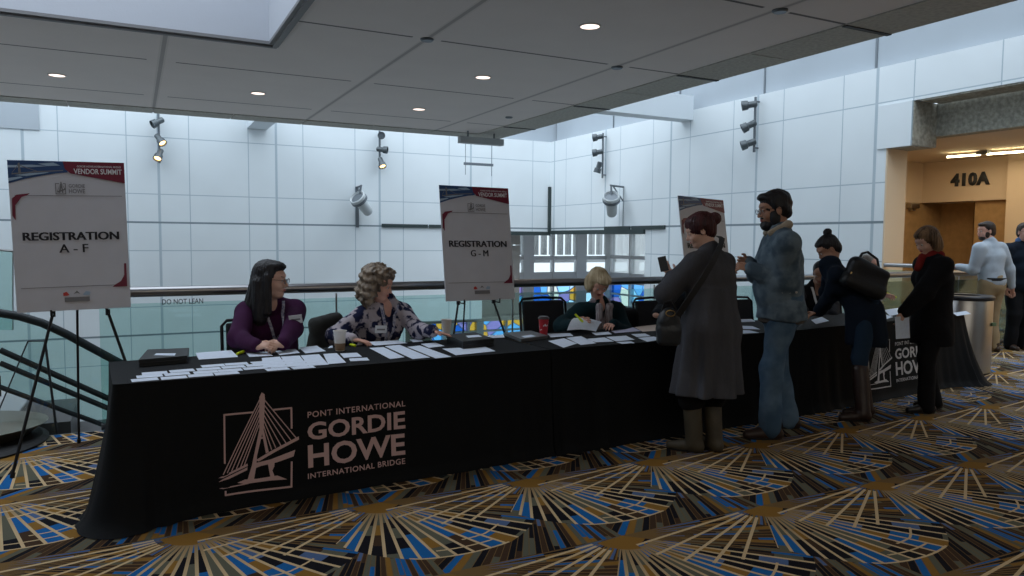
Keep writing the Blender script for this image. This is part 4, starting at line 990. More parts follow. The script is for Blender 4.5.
# ================================================================ PEOPLE
def skin_mat(name, c): return mat(name, c, .55, spec=.35, var=.06, vscale=25, bump=.04, bscale=200)
SK_FAIR = skin_mat('skin_fair', (.68,.42,.32)); SK_PINK = skin_mat('skin_rosy', (.70,.39,.30)); SK_TAN = skin_mat('skin_tan', (.42,.23,.155)); SK_DARK = skin_mat('skin_brown', (.17,.08,.05))
M_eye = mat('eye_white', (.55,.53,.50), .3); M_iris = mat('iris', (.03,.02,.015), .2); M_lip = mat('lips', (.36,.10,.09), .5)
M_glassf = mat('spectacle_frame', (.012,.01,.01), .3); M_lens2 = glass('spectacle_lens', (.85,.86,.88), .05)
def hairm(name, c, c2): return mat(name, c, .5, spec=.4, col2=c2, vscale=22, bump=.5, bscale=70, stretch=(1,1,.25))
H_BLACK = hairm('black_hair', (.006,.006,.008), (.02,.02,.024)); H_CURL = hairm('curly_grey_blond_hair', (.07,.05,.035), (.38,.30,.22)); H_BLOND = hairm('blond_hair', (.36,.27,.15), (.62,.52,.34))
H_BURG = hairm('burgundy_hair', (.030,.006,.008), (.075,.014,.018)); H_BROWN = hairm('brown_highlighted_hair', (.035,.018,.010), (.28,.17,.09)); H_DKBR = hairm('dark_brown_hair', (.02,.012,.008), (.05,.03,.02)); H_GREY = hairm('grey_hair', (.16,.14,.12), (.36,.34,.32))
def unit(v): v = V3(v); return v/np.linalg.norm(v)
def dirv(deg, pitch=0): a, p = math.radians(deg), math.radians(pitch); return V3(math.cos(a)*math.cos(p), math.sin(a)*math.cos(p), math.sin(p))
def ik(S, W, a, b, hint):
    S, W = V3(S), V3(W); d = W-S; L = np.linalg.norm(d)
    if L > (a+b)*.995: W = S+d/L*(a+b)*.995; d = W-S; L = np.linalg.norm(d)
    d = d/L; x = (L*L+a*a-b*b)/(2*L); h = math.sqrt(max(a*a-x*x, 1e-6)); n = V3(hint); n = unit(n-d*(n@d)); return S+d*x+n*h, W
def hand(pr, W, d, n, t, curl=.35, s=1.0, spread=0):
    d = unit(d); n = unit(V3(n)-d*(V3(n)@d)); t = unit(V3(t)-d*(V3(t)@d)-n*(V3(t)@n))
    pr.append(cap(W-d*.02*s, .021*s, W+d*.02*s, .020*s, side=t, fl=1.35, k=.015)); pr.append(cap(W+d*.025*s, .0155*s, W+d*.078*s, .0125*s, side=t, fl=2.35, k=.012))
    for off, ln, sp in ((.030,.072,.10), (.0095,.080,.03), (-.0115,.074,-.04), (-.031,.058,-.12)):
        p = W+d*.085*s+t*off*s; dd = d+t*(sp+spread*off*20); r = .0088*s
        for i, f in enumerate((.46,.30,.24)):
            a = curl*(i+.7); q_ = unit(unit(dd)*math.cos(a)+n*math.sin(a)); q = p+q_*ln*f*s; pr.append(cap(p, r, q, r*.91, k=.0035)); p = q; r *= .91
    p = W+d*.022*s+t*.026*s; q = p+(t*.75+d*.65+n*.3)*.038*s; pr.append(cap(p, .0135*s, q, .0105*s, k=.01)); q2 = q+unit(d+n*.35+t*.1)*.032*s; pr.append(cap(q, .0105*s, q2, .0085*s, k=.004))
class Person:
    def __init__(s, label, x, y, yaw, size=1.0, sit=False, lean=0, slean=0, hyaw=None, hpitch=0, hroll=0, skin=SK_FAIR, sex='f', handL=None, handR=None, hintL=None, hintR=None,
                 feet=None, bulk=1.0, vox=.006, glasses=False, lips=True, hd=None, z0=0, curl=(.35,.35), dL=None, dR=None, nL=None, nR=None, smile=0, headk=1.0, seat=.50, neckf=.03, face=True):
        k = s.k = size; s.bulk = bulk; s.vox = vox; s.sex = sex
        F = s.F = dirv(yaw); Lf = s.L = dirv(yaw+90); U = s.U = V3(0,0,1)
        le, sl = math.radians(lean), math.radians(slean)
        Tu = s.T = unit(U*math.cos(le)*math.cos(sl)+F*math.sin(le)+Lf*math.sin(sl)); s.Tf = unit(F-Tu*(F@Tu))
        pel = s.pel = V3(x, y, z0+(seat if sit else .93*k)); s.ch = pel+Tu*.33*k; s.wa = pel+Tu*.15*k; s.nb = pel+Tu*.53*k
        sw = .185 if sex == 'm' else .165
        s.sh = {'L': pel+Tu*.432*k+Lf*sw*k*(1+.3*(bulk-1)), 'R': pel+Tu*.432*k-Lf*sw*k*(1+.3*(bulk-1))}
        hy = yaw if hyaw is None else hyaw
        hf, hl = dirv(hy, hpitch), dirv(hy+90); hu = np.cross(hf, hl)
        r = math.radians(hroll); hl, hu = hl*math.cos(r)+hu*math.sin(r), hu*math.cos(r)-hl*math.sin(r)
        s.HR = np.stack([hf, hl, hu], 1); s.hf, s.hl, s.hu = hf, hl, hu
        hk = s.hk = k*headk
        s.hc = s.nb + Tu*.055*k + unit(Tu+hu)*.085*k + s.Tf*neckf*k + hf*.02*k
        if hd is not None: s.hc = V3(hd)
        s.t = thing('person', label, 'person', (x, y, z0))
        pr = []
        H = s.H = lambda a, b, c: s.hc+s.HR@(V3(a, b, c)*hk)
        e = lambda c, rr, kk=.015, op='+': pr.append(ell(H(*c), V3(rr)*hk, s.HR, k=kk, op=op))
        e((-.012,0,.028), (.098,.076,.090)); e((.022,0,-.028), (.066,.060,.085)); e((.052,0,-.088), (.036,.034,.026), .02)
        if face:
            e((.066,0,.036), (.024,.052,.020), .02); e((.066,.036,-.030), (.020,.022,.024), .02); e((.066,-.036,-.030), (.020,.022,.024), .02)
            for q in (1,-1): e((.094,.031*q,.006), (.013,.019,.012), .012, '-')
            pr.append(cap(H(.082,0,.012), .009*hk, H(.103,0,-.024), .0125*hk, k=.010)); 
            for q in (1,-1): e((.092,.010*q,-.028), (.009,.008,.007), .006)
            e((.082,0,-.055), (.012,.026,.012), .012)
            for q in (1,-1): e((.076,.031*q,.007), (.013,.016,.0085), .005)
        for q in (1,-1): e((-.006,.079*q,-.008), (.018,.009,.030), .006); e((-.002,.088*q,-.004), (.010,.006,.020), .003, '-')
        pr.append(cap(H(-.025,0,-.055), .054*k, s.nb-Tu*.03*k, .060*k, k=.03))
        s.el, s.wr = {}, {}
        for sd, hnd, hint, sg in (('L', handL, hintL, 1), ('R', handR, hintR, -1)):
            S = s.sh[sd]
            if hnd is None: hnd = S+V3(0,0,-.50*k)+F*.06*k+Lf*sg*.06
            if hint is None: hint = -F*.4+Lf*sg*.7-U*.5
            E, W = ik(S, hnd, .285*k, .255*k, V3(hint)); s.el[sd], s.wr[sd] = E, W
            pr.append(cap(S, .040*k, E, .036*k)); pr.append(cap(E, .036*k, W, .0245*k))
            d = (dL if sd == 'L' else dR); d = unit(W-E) if d is None else unit(d)
            n = (nL if sd == 'L' else nR); n = -Lf*sg if n is None else V3(n)
            t = np.cross(d, n)*(1 if sd == 'R' else -1)
            hand(pr, W, d, n, t, curl=curl[0] if sd == 'L' else curl[1], s=.96*k)
            setattr(s, 'hd'+sd, (d, unit(n)))
        pr.append(cap(pel+Tu*.05, .10*k, s.ch, .11*k, side=Lf, fl=1.2)); pr.append(cap(s.ch, .09*k, s.nb-Tu*.05, .06*k, side=Lf, fl=1.5)); pr.append(cap(s.sh['L'], .045*k, s.sh['R'], .045*k))
        s.hip, s.kn, s.an, s.toe = {}, {}, {}, {}
        for sd, sg, i in (('L',1,0), ('R',-1,1)):
            hp = s.hip[sd] = pel+Lf*sg*.088*k-U*.03*k
            if sit:
                kn = hp+F*.40*k+Lf*sg*.03; kn[2] = z0+.49; an = kn+F*.02; an[2] = z0+.08; ft = F
            else:
                f = feet[i] if feet else (x+Lf[0]*sg*.09*k, y+Lf[1]*sg*.09*k, yaw)
                ft = dirv(f[2]); an = V3(f[0], f[1], z0+.085*k); kn, _ = ik(hp, an, .415*k, .405*k, ft)
            s.kn[sd], s.an[sd], s.toe[sd] = kn, an, ft
            pr.append(cap(hp, .068*k, kn, .048*k)); pr.append(cap(kn, .048*k, an, .034*k)); pr.append(cap(an-V3(0,0,.03*k), .034*k, an+ft*.12*k-V3(0,0,.055*k), .026*k))
        s.body = solid_obj('body', pr, skin, s.t, vox=vox)
        if face:
            for q in (1,-1):
                b = MB(); c = Vector(H(.079,.031*q,.006)); b.lathe(c, [(.0001,-.010*hk)]+[(.0105*hk*math.sin(PI*i/8), -.0105*hk*math.cos(PI*i/8)) for i in range(1, 8)]+[(.0001,.0105*hk)], 12, R=Matrix([[*r_] for r_ in s.HR.tolist()]) @ Matrix.Rotation(PI/2, 3, 'Y')); part('eye', b, M_eye, s.t, smooth=True)
                b = MB(); c = Vector(H(.0895,.031*q,.004)); b.lathe(c, [(.0001,-.001),(.0052*hk,0),(.0001,.0015)], 12, R=Matrix([[*r_] for r_ in s.HR.tolist()]) @ Matrix.Rotation(PI/2, 3, 'Y')); part('iris', b, M_iris, s.t)
            if lips: solid_obj('lips', [ell(H(.0925,0,-.0515), V3(.006,.021,.0042)*hk, s.HR, k=.003), ell(H(.092,0,-.0595), V3(.007,.018,.0050)*hk, s.HR, k=.003)], M_lip, s.t, vox=.0025)
        if glasses: s.glasses()
    def brows(s, m):
        for q in (1,-1): solid_obj('eyebrow', [cap(s.H(.088,.016*q,.030), .0035*s.hk, s.H(.080,.046*q,.033), .0022*s.hk, k=.002)], m, s.t, vox=.0022)
    def glasses(s):
        for q in (1,-1):
            b = MB(); pts = [Vector(s.H(.104,(.032+.023*math.cos(a))*q,.004+.017*math.sin(a))) for a in [2*PI*i/18 for i in range(18)]]
            b.tube(pts+[pts[0]], .0017*s.hk, 6, caps=False); 
            b.tube([Vector(s.H(.103,.054*q,.010)), Vector(s.H(.05,.080*q,.012)), Vector(s.H(-.01,.086*q,.008)), Vector(s.H(-.03,.084*q,-.008))], .0015*s.hk, 6)
            fr = part('spectacles' if q == 1 else 'spectacle_side', b, M_glassf, s.t, sa=.7)
            b = MB(); b.poly(pts); part('lens', b, M_lens2, fr)
        b = MB(); b.tube([Vector(s.H(.105,-.010,.008)), Vector(s.H(.108,0,.011)), Vector(s.H(.105,.010,.008))], .0015, 6); part('spectacle_bridge', b, M_glassf, s.t)
    def top(s, m, name='jacket', r=1.0, hem=.08, hemr=.150, sleeve=(.070,.057,.046), cuff=.97, folds_=(.006,34), vox=None, collar=.07, k=.03, bust=0, belly=0, sides='LR', extra=(), open_front=0):
        kk, T, L, Tf = s.k, s.T, s.L, s.Tf; B = s.bulk*r; pr = []
        pr.append(cap(s.pel-s.U*hem*kk, hemr*B*kk, s.wa, .128*B*kk, side=L, fl=1.22, k=k)); pr.append(cap(s.wa, .128*B*kk, s.ch, .130*B*kk, side=L, fl=1.26, k=k)); pr.append(cap(s.ch, .125*B*kk, s.ch+T*.10*kk, .095*B*kk, side=L, fl=1.5, k=k))
        pr.append(cap(s.sh['L']-L*.02, .062*B*kk, s.sh['R']+L*.02, .062*B*kk, k=.05)); pr.append(cap(s.nb-T*.05*kk, .070*kk, s.nb-T*(.0)*kk, collar*kk, k=.03))
        for sd in 'LR': pr.append(cap(s.nb-T*.035*kk, .052*B*kk, s.sh[sd]+T*.012*kk, .050*B*kk, k=.035))
        if belly: pr.append(ell(s.wa+Tf*.05*kk-T*.02, V3(1,1,1.15)*belly*kk, None, k=.05))
        if bust:
            for q in (1,-1): pr.append(ell(s.ch+Tf*.085*B*kk+L*.065*q*kk-T*.02, V3(1,1,1)*bust*kk, None, k=.045))
        for sd in sides:
            S, E, W = s.sh[sd], s.el[sd], s.wr[sd]; W2 = E+(W-E)*cuff
            pr.append(cap(S, sleeve[0]*B*kk, E, sleeve[1]*B*kk, k=.03)); pr.append(cap(E, sleeve[1]*B*kk, W2, sleeve[2]*kk, k=.025))
        pr += list(extra)
        if open_front:   # neckline cut
            pr.append(ell(s.nb+Tf*.095*kk-T*.02*kk, V3(.055,.055,.10*open_front)*kk, None, k=.02, op='-'))
        s.top_ = solid_obj(name, pr, m, s.t, vox=vox or max(s.vox, .007), noise=folds(folds_[0], folds_[1], seed=len(name)+int(s.pel[0]*10)))
        return s.top_
    def bottoms(s, m, name='trousers', r=1.0, low=.0, knee=.066, ank=.060, thigh=.092, folds_=(.006,26), hipr=.135):
        kk = s.k; B = s.bulk*r; pr = [cap(s.pel+s.U*.03*kk, hipr*B*kk, s.pel-s.U*.05*kk, hipr*B*kk, side=s.L, fl=1.18, k=.04)]
        for sd in 'LR':
            a = s.an[sd]-V3(0,0,.02*kk); pr.append(cap(s.hip[sd], thigh*B*kk, s.kn[sd], knee*B*kk, k=.03)); pr.append(cap(s.kn[sd], knee*B*kk, s.kn[sd]+(a-s.kn[sd])*(1-low), ank*B*kk, k=.03))
        return solid_obj(name, pr, m, s.t, vox=max(s.vox, .008), noise=folds(folds_[0], folds_[1], seed=5, zf=.9))
    def shoes(s, m, name='shoe', up=0.0, r=1.0, shaft=.05, heel=0):
        kk = s.k
        for sd in 'LR':
            a, f = s.an[sd], s.toe[sd]; g = V3(a[0], a[1], a[2]-.085*kk)
            pr = [cap(g-f*.055*kk+V3(0,0,.036*kk), .036*r*kk, g+f*.07*kk+V3(0,0,.036*kk), .040*r*kk, k=.015), cap(g+f*.07*kk+V3(0,0,.034*kk), .040*r*kk, g+f*.155*kk+V3(0,0,.026*kk), .030*r*kk, k=.015), cap(g-f*.03*kk+V3(0,0,.05*kk), .042*r*kk, g-f*.02*kk+V3(0,0,(.10+up)*kk), (shaft)*r*kk, k=.02)]
            if up > .2: pr[-1] = cap(g-f*.02*kk+V3(0,0,.06*kk), .058*kk, s.an[sd]*.22+s.kn[sd]*.78, shaft*kk, k=.03)
            pr.append(bxx(g+f*.03*kk-V3(0,0,.5), (1,1,.5-0.0), None, .001, .002, '-'))
            o = solid_obj(name, pr, m, s.t, vox=.007, noise=folds(.003 if up > .2 else .0015, 45, 3))
            b = MB(); n_ = V3(-f[1], f[0], 0); pts = []
            for i in range(20):
                th = 2*PI*i/20; q = g+f*(.048+.135*math.cos(th))*kk+n_*(.040*math.sin(th))*kk*r; pts.append(Vector((q[0], q[1], .001)))
            b.prism(pts, (0,0,.013)); part('sole', b, M_black, o)
    def hair(s, prims, m, vox=.006, noise=None, name='hair'):
        if noise is not None: noise.c = s.hc
        return solid_obj(name, prims, m, s.t, vox=vox, noise=noise)
    def he(s, c, r, k=.015, op='+'): return ell(s.H(*c), V3(r)*s.hk, s.HR, k=k, op=op)
    def hc_(s, a, ra, b, rb, k=.015): return cap(s.H(*a), ra*s.hk, s.H(*b), rb*s.hk, k=k)
    def surf(s, u, d, e=.004):
        """point on the clothing in front of the chest: u sideways, d below the neck base"""
        from mathutils.bvhtree import BVHTree
        if not hasattr(s, '_bvh'):
            me = s.top_.data; s._bvh = BVHTree.FromPolygons([v.co for v in me.vertices], [tuple(p.vertices) for p in me.polygons])
        kk = s.k; o = Vector(s.nb-s.T*d*kk+s.L*u*kk+s.Tf*.27*s.bulk); h = s._bvh.ray_cast(o, -Vector(s.Tf), .9)
        q = h[0] if h[0] is not None else Vector(s.nb-s.T*d*kk+s.L*u*kk+s.Tf*.08); return q+Vector(s.Tf)*e
    def lanyard(s, m, z=.30, w=.010, half=.07):
        b = MB()
        for q in (1,-1):
            L_ = [(half*q,.01), (half*.9*q,.05), (half*.75*q,.09), (half*.6*q,.14), (half*.42*q,.19), (half*.25*q,.24), (.004*q,z)]
            P_ = [(s.surf(u, d, .006), w) for u, d in L_]; L2 = Vector(s.L)
            vs = [(b.b.verts.new(p-L2*w_), b.b.verts.new(p+L2*w_)) for p, w_ in P_]
            for a_, c_ in zip(vs, vs[1:]): b.b.faces.new((a_[0], a_[1], c_[1], c_[0]))
        return part('lanyard', b, m, s.t)
    def badge(s, u, d, w, h, m, tilt=0, name='name_badge'):
        kk = s.k; c = s.surf(u, d, .022); X = s.surf(u+.03, d, .010)-s.surf(u-.03, d, .010); X = X.normalized(); Z = ((s.surf(u, d-.03, .010)-s.surf(u, d+.03, .010)).normalized()*.25+Vector(s.T)).normalized(); X2 = X*math.cos(tilt)+Z*math.sin(tilt); N = X2.cross(Z).normalized(); N = N if N.dot(Vector(s.Tf)) > 0 else -N; Z2 = N.cross(X2).normalized(); Z2 = Z2 if Z2.z > 0 else -Z2
        b = MB(); b.prism([c-X2*w/2-Z2*h/2, c+X2*w/2-Z2*h/2, c+X2*w/2+Z2*h/2, c-X2*w/2+Z2*h/2], N*.003); o = part(name, b, m, s.t)
        b = MB(); b.poly([c-X2*w*.35-Z2*h*.12+N*.0035, c+X2*w*.35-Z2*h*.12+N*.0035, c+X2*w*.35+Z2*h*.08+N*.0035, c-X2*w*.35+Z2*h*.08+N*.0035]); part('printed_name_line', b, M_greyp, o)
def scalp(p, back=1.0, front=.035, vol=1.0):
    """hair cap leaving the face free"""
    return [p.he((-.026,0,.040), (.098*vol,.085*vol,.092*vol)), p.he((-.050,0,-.010), (.070*vol*back,.080*vol,.085*vol)), p.he((.120,0,-.030), (.072,.062,.085), .012, '-')]
M_label = mat('badge_white', (.72,.74,.76), .5)
def cloth(name, c, **k):
    d = dict(rough=.88, spec=.15, bump=.35, bscale=160); d.update(k); return mat(name, c, **d)
def A(px, py, **k): return V3(*at(px, py, **k))
# ---- seated woman in the purple jumper
x1 = at(271, 300, Y=5.48).x
w1 = Person('person with long black hair and glasses in a purple jumper, hands clasped', x1, 5.56, -86, size=1.02, headk=1.07, seat=.53, sit=True, lean=6, hyaw=-28, hpitch=-4, skin=SK_FAIR, bulk=1.10, glasses=True,
    handL=A(283,346,Y=5.02)+V3(0,0,.005), handR=A(256,347,Y=5.02)+V3(0,0,.005), dL=(-.75,-.5,.06), dR=(.75,-.5,.10), nL=(-.4,.2,-.6), nR=(.4,.2,-.6), curl=(.75,.75), hintL=(1,.15,-.25), hintR=(-.9,.2,-.6), hd=A(271,280.5,Y=5.44))
w1.top(cloth('purple_knit', (.050,.012,.050), bump=.6, bscale=220, var=.15), 'jumper', sleeve=(.066,.056,.044), bust=.075, open_front=.9, hem=.0)
b_ = w1; w1.brows(H_BLACK)
w1.hair(scalp(w1, 1.1)+[w1.he((-.03,0,.060), (.085,.082,.075)), w1.hc_((-.03,.07,.03), .038, (-.03,.085,-.15), .042), w1.hc_((.00,-.078,.03), .024, (.015,-.088,-.20), .030), w1.hc_((-.06,0,.0), .07, (-.09,0,-.17), .075), w1.hc_((-.05,.05,-.02), .06, (-.07,.06,-.20), .05), w1.hc_((-.05,-.05,-.02), .055, (-.03,-.075,-.25), .045), w1.he((.02,0,.095), (.07,.065,.035))], H_BLACK, noise=strands(.0025, 34, 1))
M_lan = mat('lanyard_pattern', (.55,.55,.62), .6, col2=(.12,.14,.28), vscale=60)
w1.lanyard(M_lan, z=.27); w1.badge(.098, .098, .088, .062, M_label, tilt=.15)
w1.bottoms(cloth('dark_trousers_a', (.012,.012,.015)), low=.05); w1.shoes(M_black)
b = MB(); b.lathe(Vector(w1.wr['L'])-Vector(w1.hdL[0])*.02, [(.030,-.008),(.0325,0),(.030,.008)], 20, R=aim(w1.hdL[0]), open_=True); part('white_cuff', b, M_label, w1.t)
# ---- seated woman with curly hair
x2 = at(373, 300, Y=5.5).x
w2 = Person('person with curly grey-blond hair in a tie-dye blouse, reaching towards the case', x2, 5.58, -80, size=.99, headk=1.04, seat=.52, sit=True, lean=14, slean=8, hyaw=-38, hpitch=-20, skin=SK_PINK, bulk=1.06,
    handL=A(432,331,Y=5.02), handR=A(352,341,Y=5.16)+V3(0,0,.01), dL=(.86,-.45,-.22), nL=(.1,-.3,-.9), dR=(.8,-.5,-.1), nR=(0,0,-1), curl=(.12,.35), hintL=(.2,.3,-.8), hintR=(-.9,.2,-.5), hd=A(379,284,Y=5.42))
w2.top(cloth('tie_dye_blouse', (.014,.018,.055), col2=(.44,.40,.44), vscale=14, bump=.2, hard=.12), 'blouse', sleeve=(.064,.056,.046), bust=.07, open_front=1.1, hem=0, folds_=(.009,30))
w2.brows(H_CURL)
w2.hair(scalp(w2, 1.1, vol=1.12)+[w2.he((-.05,0,.03), (.105,.115,.10), .03), w2.he((-.06,.075,-.06), (.06,.05,.095), .03), w2.he((-.02,-.085,-.07), (.060,.045,.115), .03), w2.he((.0,.088,-.03), (.05,.03,.10), .03), w2.he((-.08,0,-.08), (.07,.09,.09), .03), w2.he((.03,0,.10), (.06,.075,.035), .02), w2.he((.118,0,-.035), (.060,.058,.085), .012, '-')], H_CURL, vox=.006, noise=strands(.008, 22, 2, curly=95))
w2.lanyard(M_lan, z=.34, w=.012); w2.badge(-.085, .165, .088, .058, M_label)
w2.bottoms(cloth('dark_trousers_b', (.012,.012,.018)), low=.05); w2.shoes(M_black)
# ---- seated blonde woman writing
x3 = at(597, 300, Y=5.5).x
w3 = Person('person with blonde bob in a dark teal cardigan bent over a held sheet', x3, 5.60, -96, size=.98, sit=True, lean=20, hyaw=-100, hpitch=-42, skin=SK_PINK, bulk=1.10, seat=.47,
    handL=A(613,325,Y=5.17), handR=A(576,325,Y=5.15), dL=(-.75,-.6,.1), nL=(-.2,.1,-.9), dR=(.5,-.6,.35), nR=(.6,.3,-.3), curl=(.5,.75), hintL=(.9,.3,-.5), hintR=(-.9,.3,-.5), hd=A(598,283,Y=5.38))
w3.top(cloth('teal_cardigan', (.006,.022,.028), bump=.5), 'cardigan', sleeve=(.078,.066,.050), bust=.07, open_front=1.3, hem=0)
solid_obj('patterned_scarf', [cap(w3.nb+w3.L*.05+w3.Tf*.09, .028, w3.nb-w3.T*.30+w3.Tf*.165+w3.L*.03, .040, k=.02), cap(w3.nb-w3.L*.05+w3.Tf*.09, .028, w3.nb-w3.T*.30+w3.Tf*.165-w3.L*.035, .040, k=.02), cap(w3.nb+w3.L*.06, .035, w3.nb-w3.L*.06, .035, k=.02)], cloth('striped_scarf', (.50,.48,.50), col2=(.20,.15,.17), vscale=30, stretch=(3,3,.3)), w3.t, noise=folds(.007,70,4))
w3.hair(scalp(w3, 1.1, vol=1.06)+[w3.he((-.02,.072,-.03), (.070,.032,.075), .02), w3.he((-.02,-.072,-.03), (.070,.032,.075), .02), w3.he((-.07,0,-.03), (.055,.085,.085), .02), w3.he((.04,.02,.085), (.065,.07,.035), .02), w3.he((.125,0,-.045), (.068,.052,.08), .012, '-')], H_BLOND, noise=strands(.0035, 30, 3))
w3.badge(.115, .16, .03, .06, M_label)
w3.bottoms(cloth('dark_trousers_c', (.012,.012,.015)), low=.05); w3.shoes(M_black)
# ---- helper in the dark jacket, head hidden behind the grey coat
x4 = at(690, 300, Y=5.52).x
w4 = Person('person in a dark jacket with a white cuff, mostly hidden by the grey coat', x4, 5.60, -98, size=.98, sit=True, lean=16, hyaw=-110, hpitch=-25, skin=SK_FAIR, sex='m', bulk=1.06, vox=.008,
    handR=A(650,320,Y=5.12), handL=A(700,322,Y=5.1), dR=(.9,-.3,-.1), nR=(0,0,-1), hintR=(-.9,.2,-.4), hintL=(.9,.2,-.4), curl=(.4,.5))
w4.top(cloth('dark_suit_a', (.010,.013,.018)), 'jacket', sleeve=(.080,.068,.055), hem=0, cuff=.84)
w4.hair(scalp(w4), H_DKBR, vox=.008)
d = unit(w4.wr['R']-w4.el['R']); b = MB(); c = Vector(w4.wr['R']-d*.045); b.lathe(c, [(.040,-.02),(.041,.022),(.034,.022)], 20, R=aim(d), open_=True); part('shirt_cuff', b, M_label, w4.t)
w4.bottoms(cloth('dark_trousers_d', (.012,.012,.015)), low=.05); w4.shoes(M_black)
# ---- seated man between the denim jacket and the navy coat
x7 = at(821, 280, Y=5.68).x
w7 = Person('person with short dark hair in a dark suit with lanyard, seated behind the far table', x7, 5.80, -112, size=1.0, sit=True, lean=8, hyaw=-150, hpitch=-28, skin=SK_TAN, sex='m', vox=.008,
    handR=A(806,320,Y=5.28), handL=A(833,320,Y=5.28), dR=(.5,-.8,0), dL=(-.5,-.8,0), nR=(0,0,-1), nL=(0,0,-1), hintR=(-.9,.2,-.4), hintL=(.9,.2,-.4), hd=A(821,273,Y=5.62))
w7.top(cloth('dark_suit_b', (.012,.012,.016)), 'jacket', sleeve=(.078,.066,.052), hem=0, open_front=1.0)
w7.hair(scalp(w7), H_BLACK, vox=.007); w7.lanyard(M_label, z=.30, w=.014); w7.badge(.06,.10,.05,.05, mat('red_tag', (.65,.05,.06), .5))
w7.bottoms(cloth('dark_trousers_e', (.012,.012,.015)), low=.05); w7.shoes(M_black)
# ---- grey-haired helper holding out a highlighter
x9 = at(864, 270, Y=5.85).x
w9 = Person('person with thin grey hair holding out a yellow highlighter behind the navy coat', x9, 5.90, -80, size=1.04, sit=True, lean=4, hyaw=-70, hpitch=-10, skin=SK_PINK, sex='m', vox=.008, seat=.54,
    handL=A(883,298,Y=5.42), handR=A(868,320,Y=5.42), dL=(.85,-.5,.05), nL=(-.2,-.4,-.6), dR=(0,-1,0), nR=(0,0,-1), hintL=(.5,.4,-.7), curl=(.55,.3))
w9.top(cloth('pale_pink_shirt', (.50,.38,.36)), 'shirt', sleeve=(.066,.056,.044), hem=0)
w9.hair(scalp(w9, .98, vol=.97), H_GREY, vox=.008)
w9.bottoms(cloth('dark_trousers_f', (.012,.012,.015)), low=.05); w9.shoes(M_black)
hp = w9.wr['L']+w9.hdL[0]*.085; pen(hp-V3(.03,-.01,-.035), hp+V3(.09,-.03,-.02), 'yellow highlighter held out over the far table')
# ---- standing woman in the long grey coat
g5 = dirv(62.8-90); 
w5 = Person('person in a long charcoal coat and burgundy hair bun, looking at a phone', 3.68, 4.02, 100, size=.985, lean=4, hyaw=148, hpitch=-22, skin=SK_FAIR, bulk=1.14, feet=[(3.52,4.02,128),(3.68,3.98,95)],
    handL=A(673,277,Y=4.28), handR=A(681,282,Y=4.40), dL=(-.35,.45,.70), nL=(.5,.5,.1), dR=(-.5,.4,.5), hintL=(-.8,-.4,-.6), hintR=(.9,.2,-.6), curl=(.6,.5), hd=A(700,231,Y=4.10))
M_coat = cloth('charcoal_knit_coat', (.066,.068,.078), bump=.5, bscale=120, var=.12, vscale=14, stretch=(1,1,.2))
xx = [skirt(w5.wa+V3(0,0,.10), .150, V3(3.66,4.02,.42), .235, w5.L, 1.22, 9, .016, k=.05)]
w5.top(M_coat, 'long_coat', sleeve=(.066,.074,.058), hem=.05, extra=xx, folds_=(.006,22), cuff=.92, collar=.078, vox=.008, hemr=.17)
w5.bottoms(cloth('black_skirt', (.008,.008,.009)), 'skirt_lining', thigh=.10, knee=.10, ank=.085, low=.74)
w5.shoes(mat('olive_boot_leather', (.060,.050,.032), .55, bump=.4, bscale=30, var=.2), 'boot', up=.35, shaft=.068)
w5.hair([w5.he((-.022,0,.040), (.112,.092,.098)), w5.he((-.055,0,-.015), (.060,.074,.070)), w5.he((.125,0,-.025), (.075,.062,.085), .012, '-'), w5.he((.02,.0,.085), (.06,.06,.035), .02), w5.he((-.130,0,.045), (.045,.048,.046), .008)], H_BURG, noise=strands(.0028, 30, 5))
# ---- denim jacket man
w6 = Person('person with dark beard and glasses in a blue denim jacket with cream collar and jeans', 4.50, 4.14, 148, size=1.085, headk=1.09, lean=3, hyaw=152, hpitch=-10, skin=SK_TAN, sex='m', bulk=1.12, glasses=True, feet=[(4.29,4.02,152),(4.68,4.20,146)],
    handL=A(750,268,Y=4.22), handR=A(748,262,Y=4.40), dL=(-.8,.55,.12), nL=(.1,.4,-.4), dR=(-.8,.1,.05), hintL=(.5,-.3,-.85), hintR=(.6,.6,-.7), curl=(1.05,1.0), hd=A(774,210,Y=4.22))
M_den = cloth('washed_denim_jacket', (.070,.105,.14), col2=(.15,.20,.24), vscale=10, hard=.05, bump=.4, bscale=220); M_jean = cloth('blue_jeans', (.055,.105,.17), col2=(.12,.19,.27), vscale=6, bump=.3, bscale=250)
w6.top(M_den, 'denim_jacket', sleeve=(.078,.068,.050), hem=.10, hemr=.150, extra=[bxx(V3(4.5,4.14,.905-.5), (1,1,.5), None, .01, .012, '-')], belly=.14, folds_=(.011,24), vox=.007, collar=.07)
solid_obj('fleece_collar', [cap(w6.nb-w6.F*.055+w6.T*.050+w6.L*.035, .030, w6.nb-w6.F*.055+w6.T*.050-w6.L*.035, .030), cap(w6.nb-w6.F*.050+w6.T*.050+w6.L*.045, .030, w6.nb+w6.F*.085-w6.T*.015+w6.L*.070, .026), cap(w6.nb-w6.F*.050+w6.T*.050-w6.L*.045, .030, w6.nb+w6.F*.085-w6.T*.015-w6.L*.070, .026)], cloth('cream_fleece', (.42,.36,.28), bump=1, bscale=90), w6.t, vox=.006, noise=folds(.003,120,3))
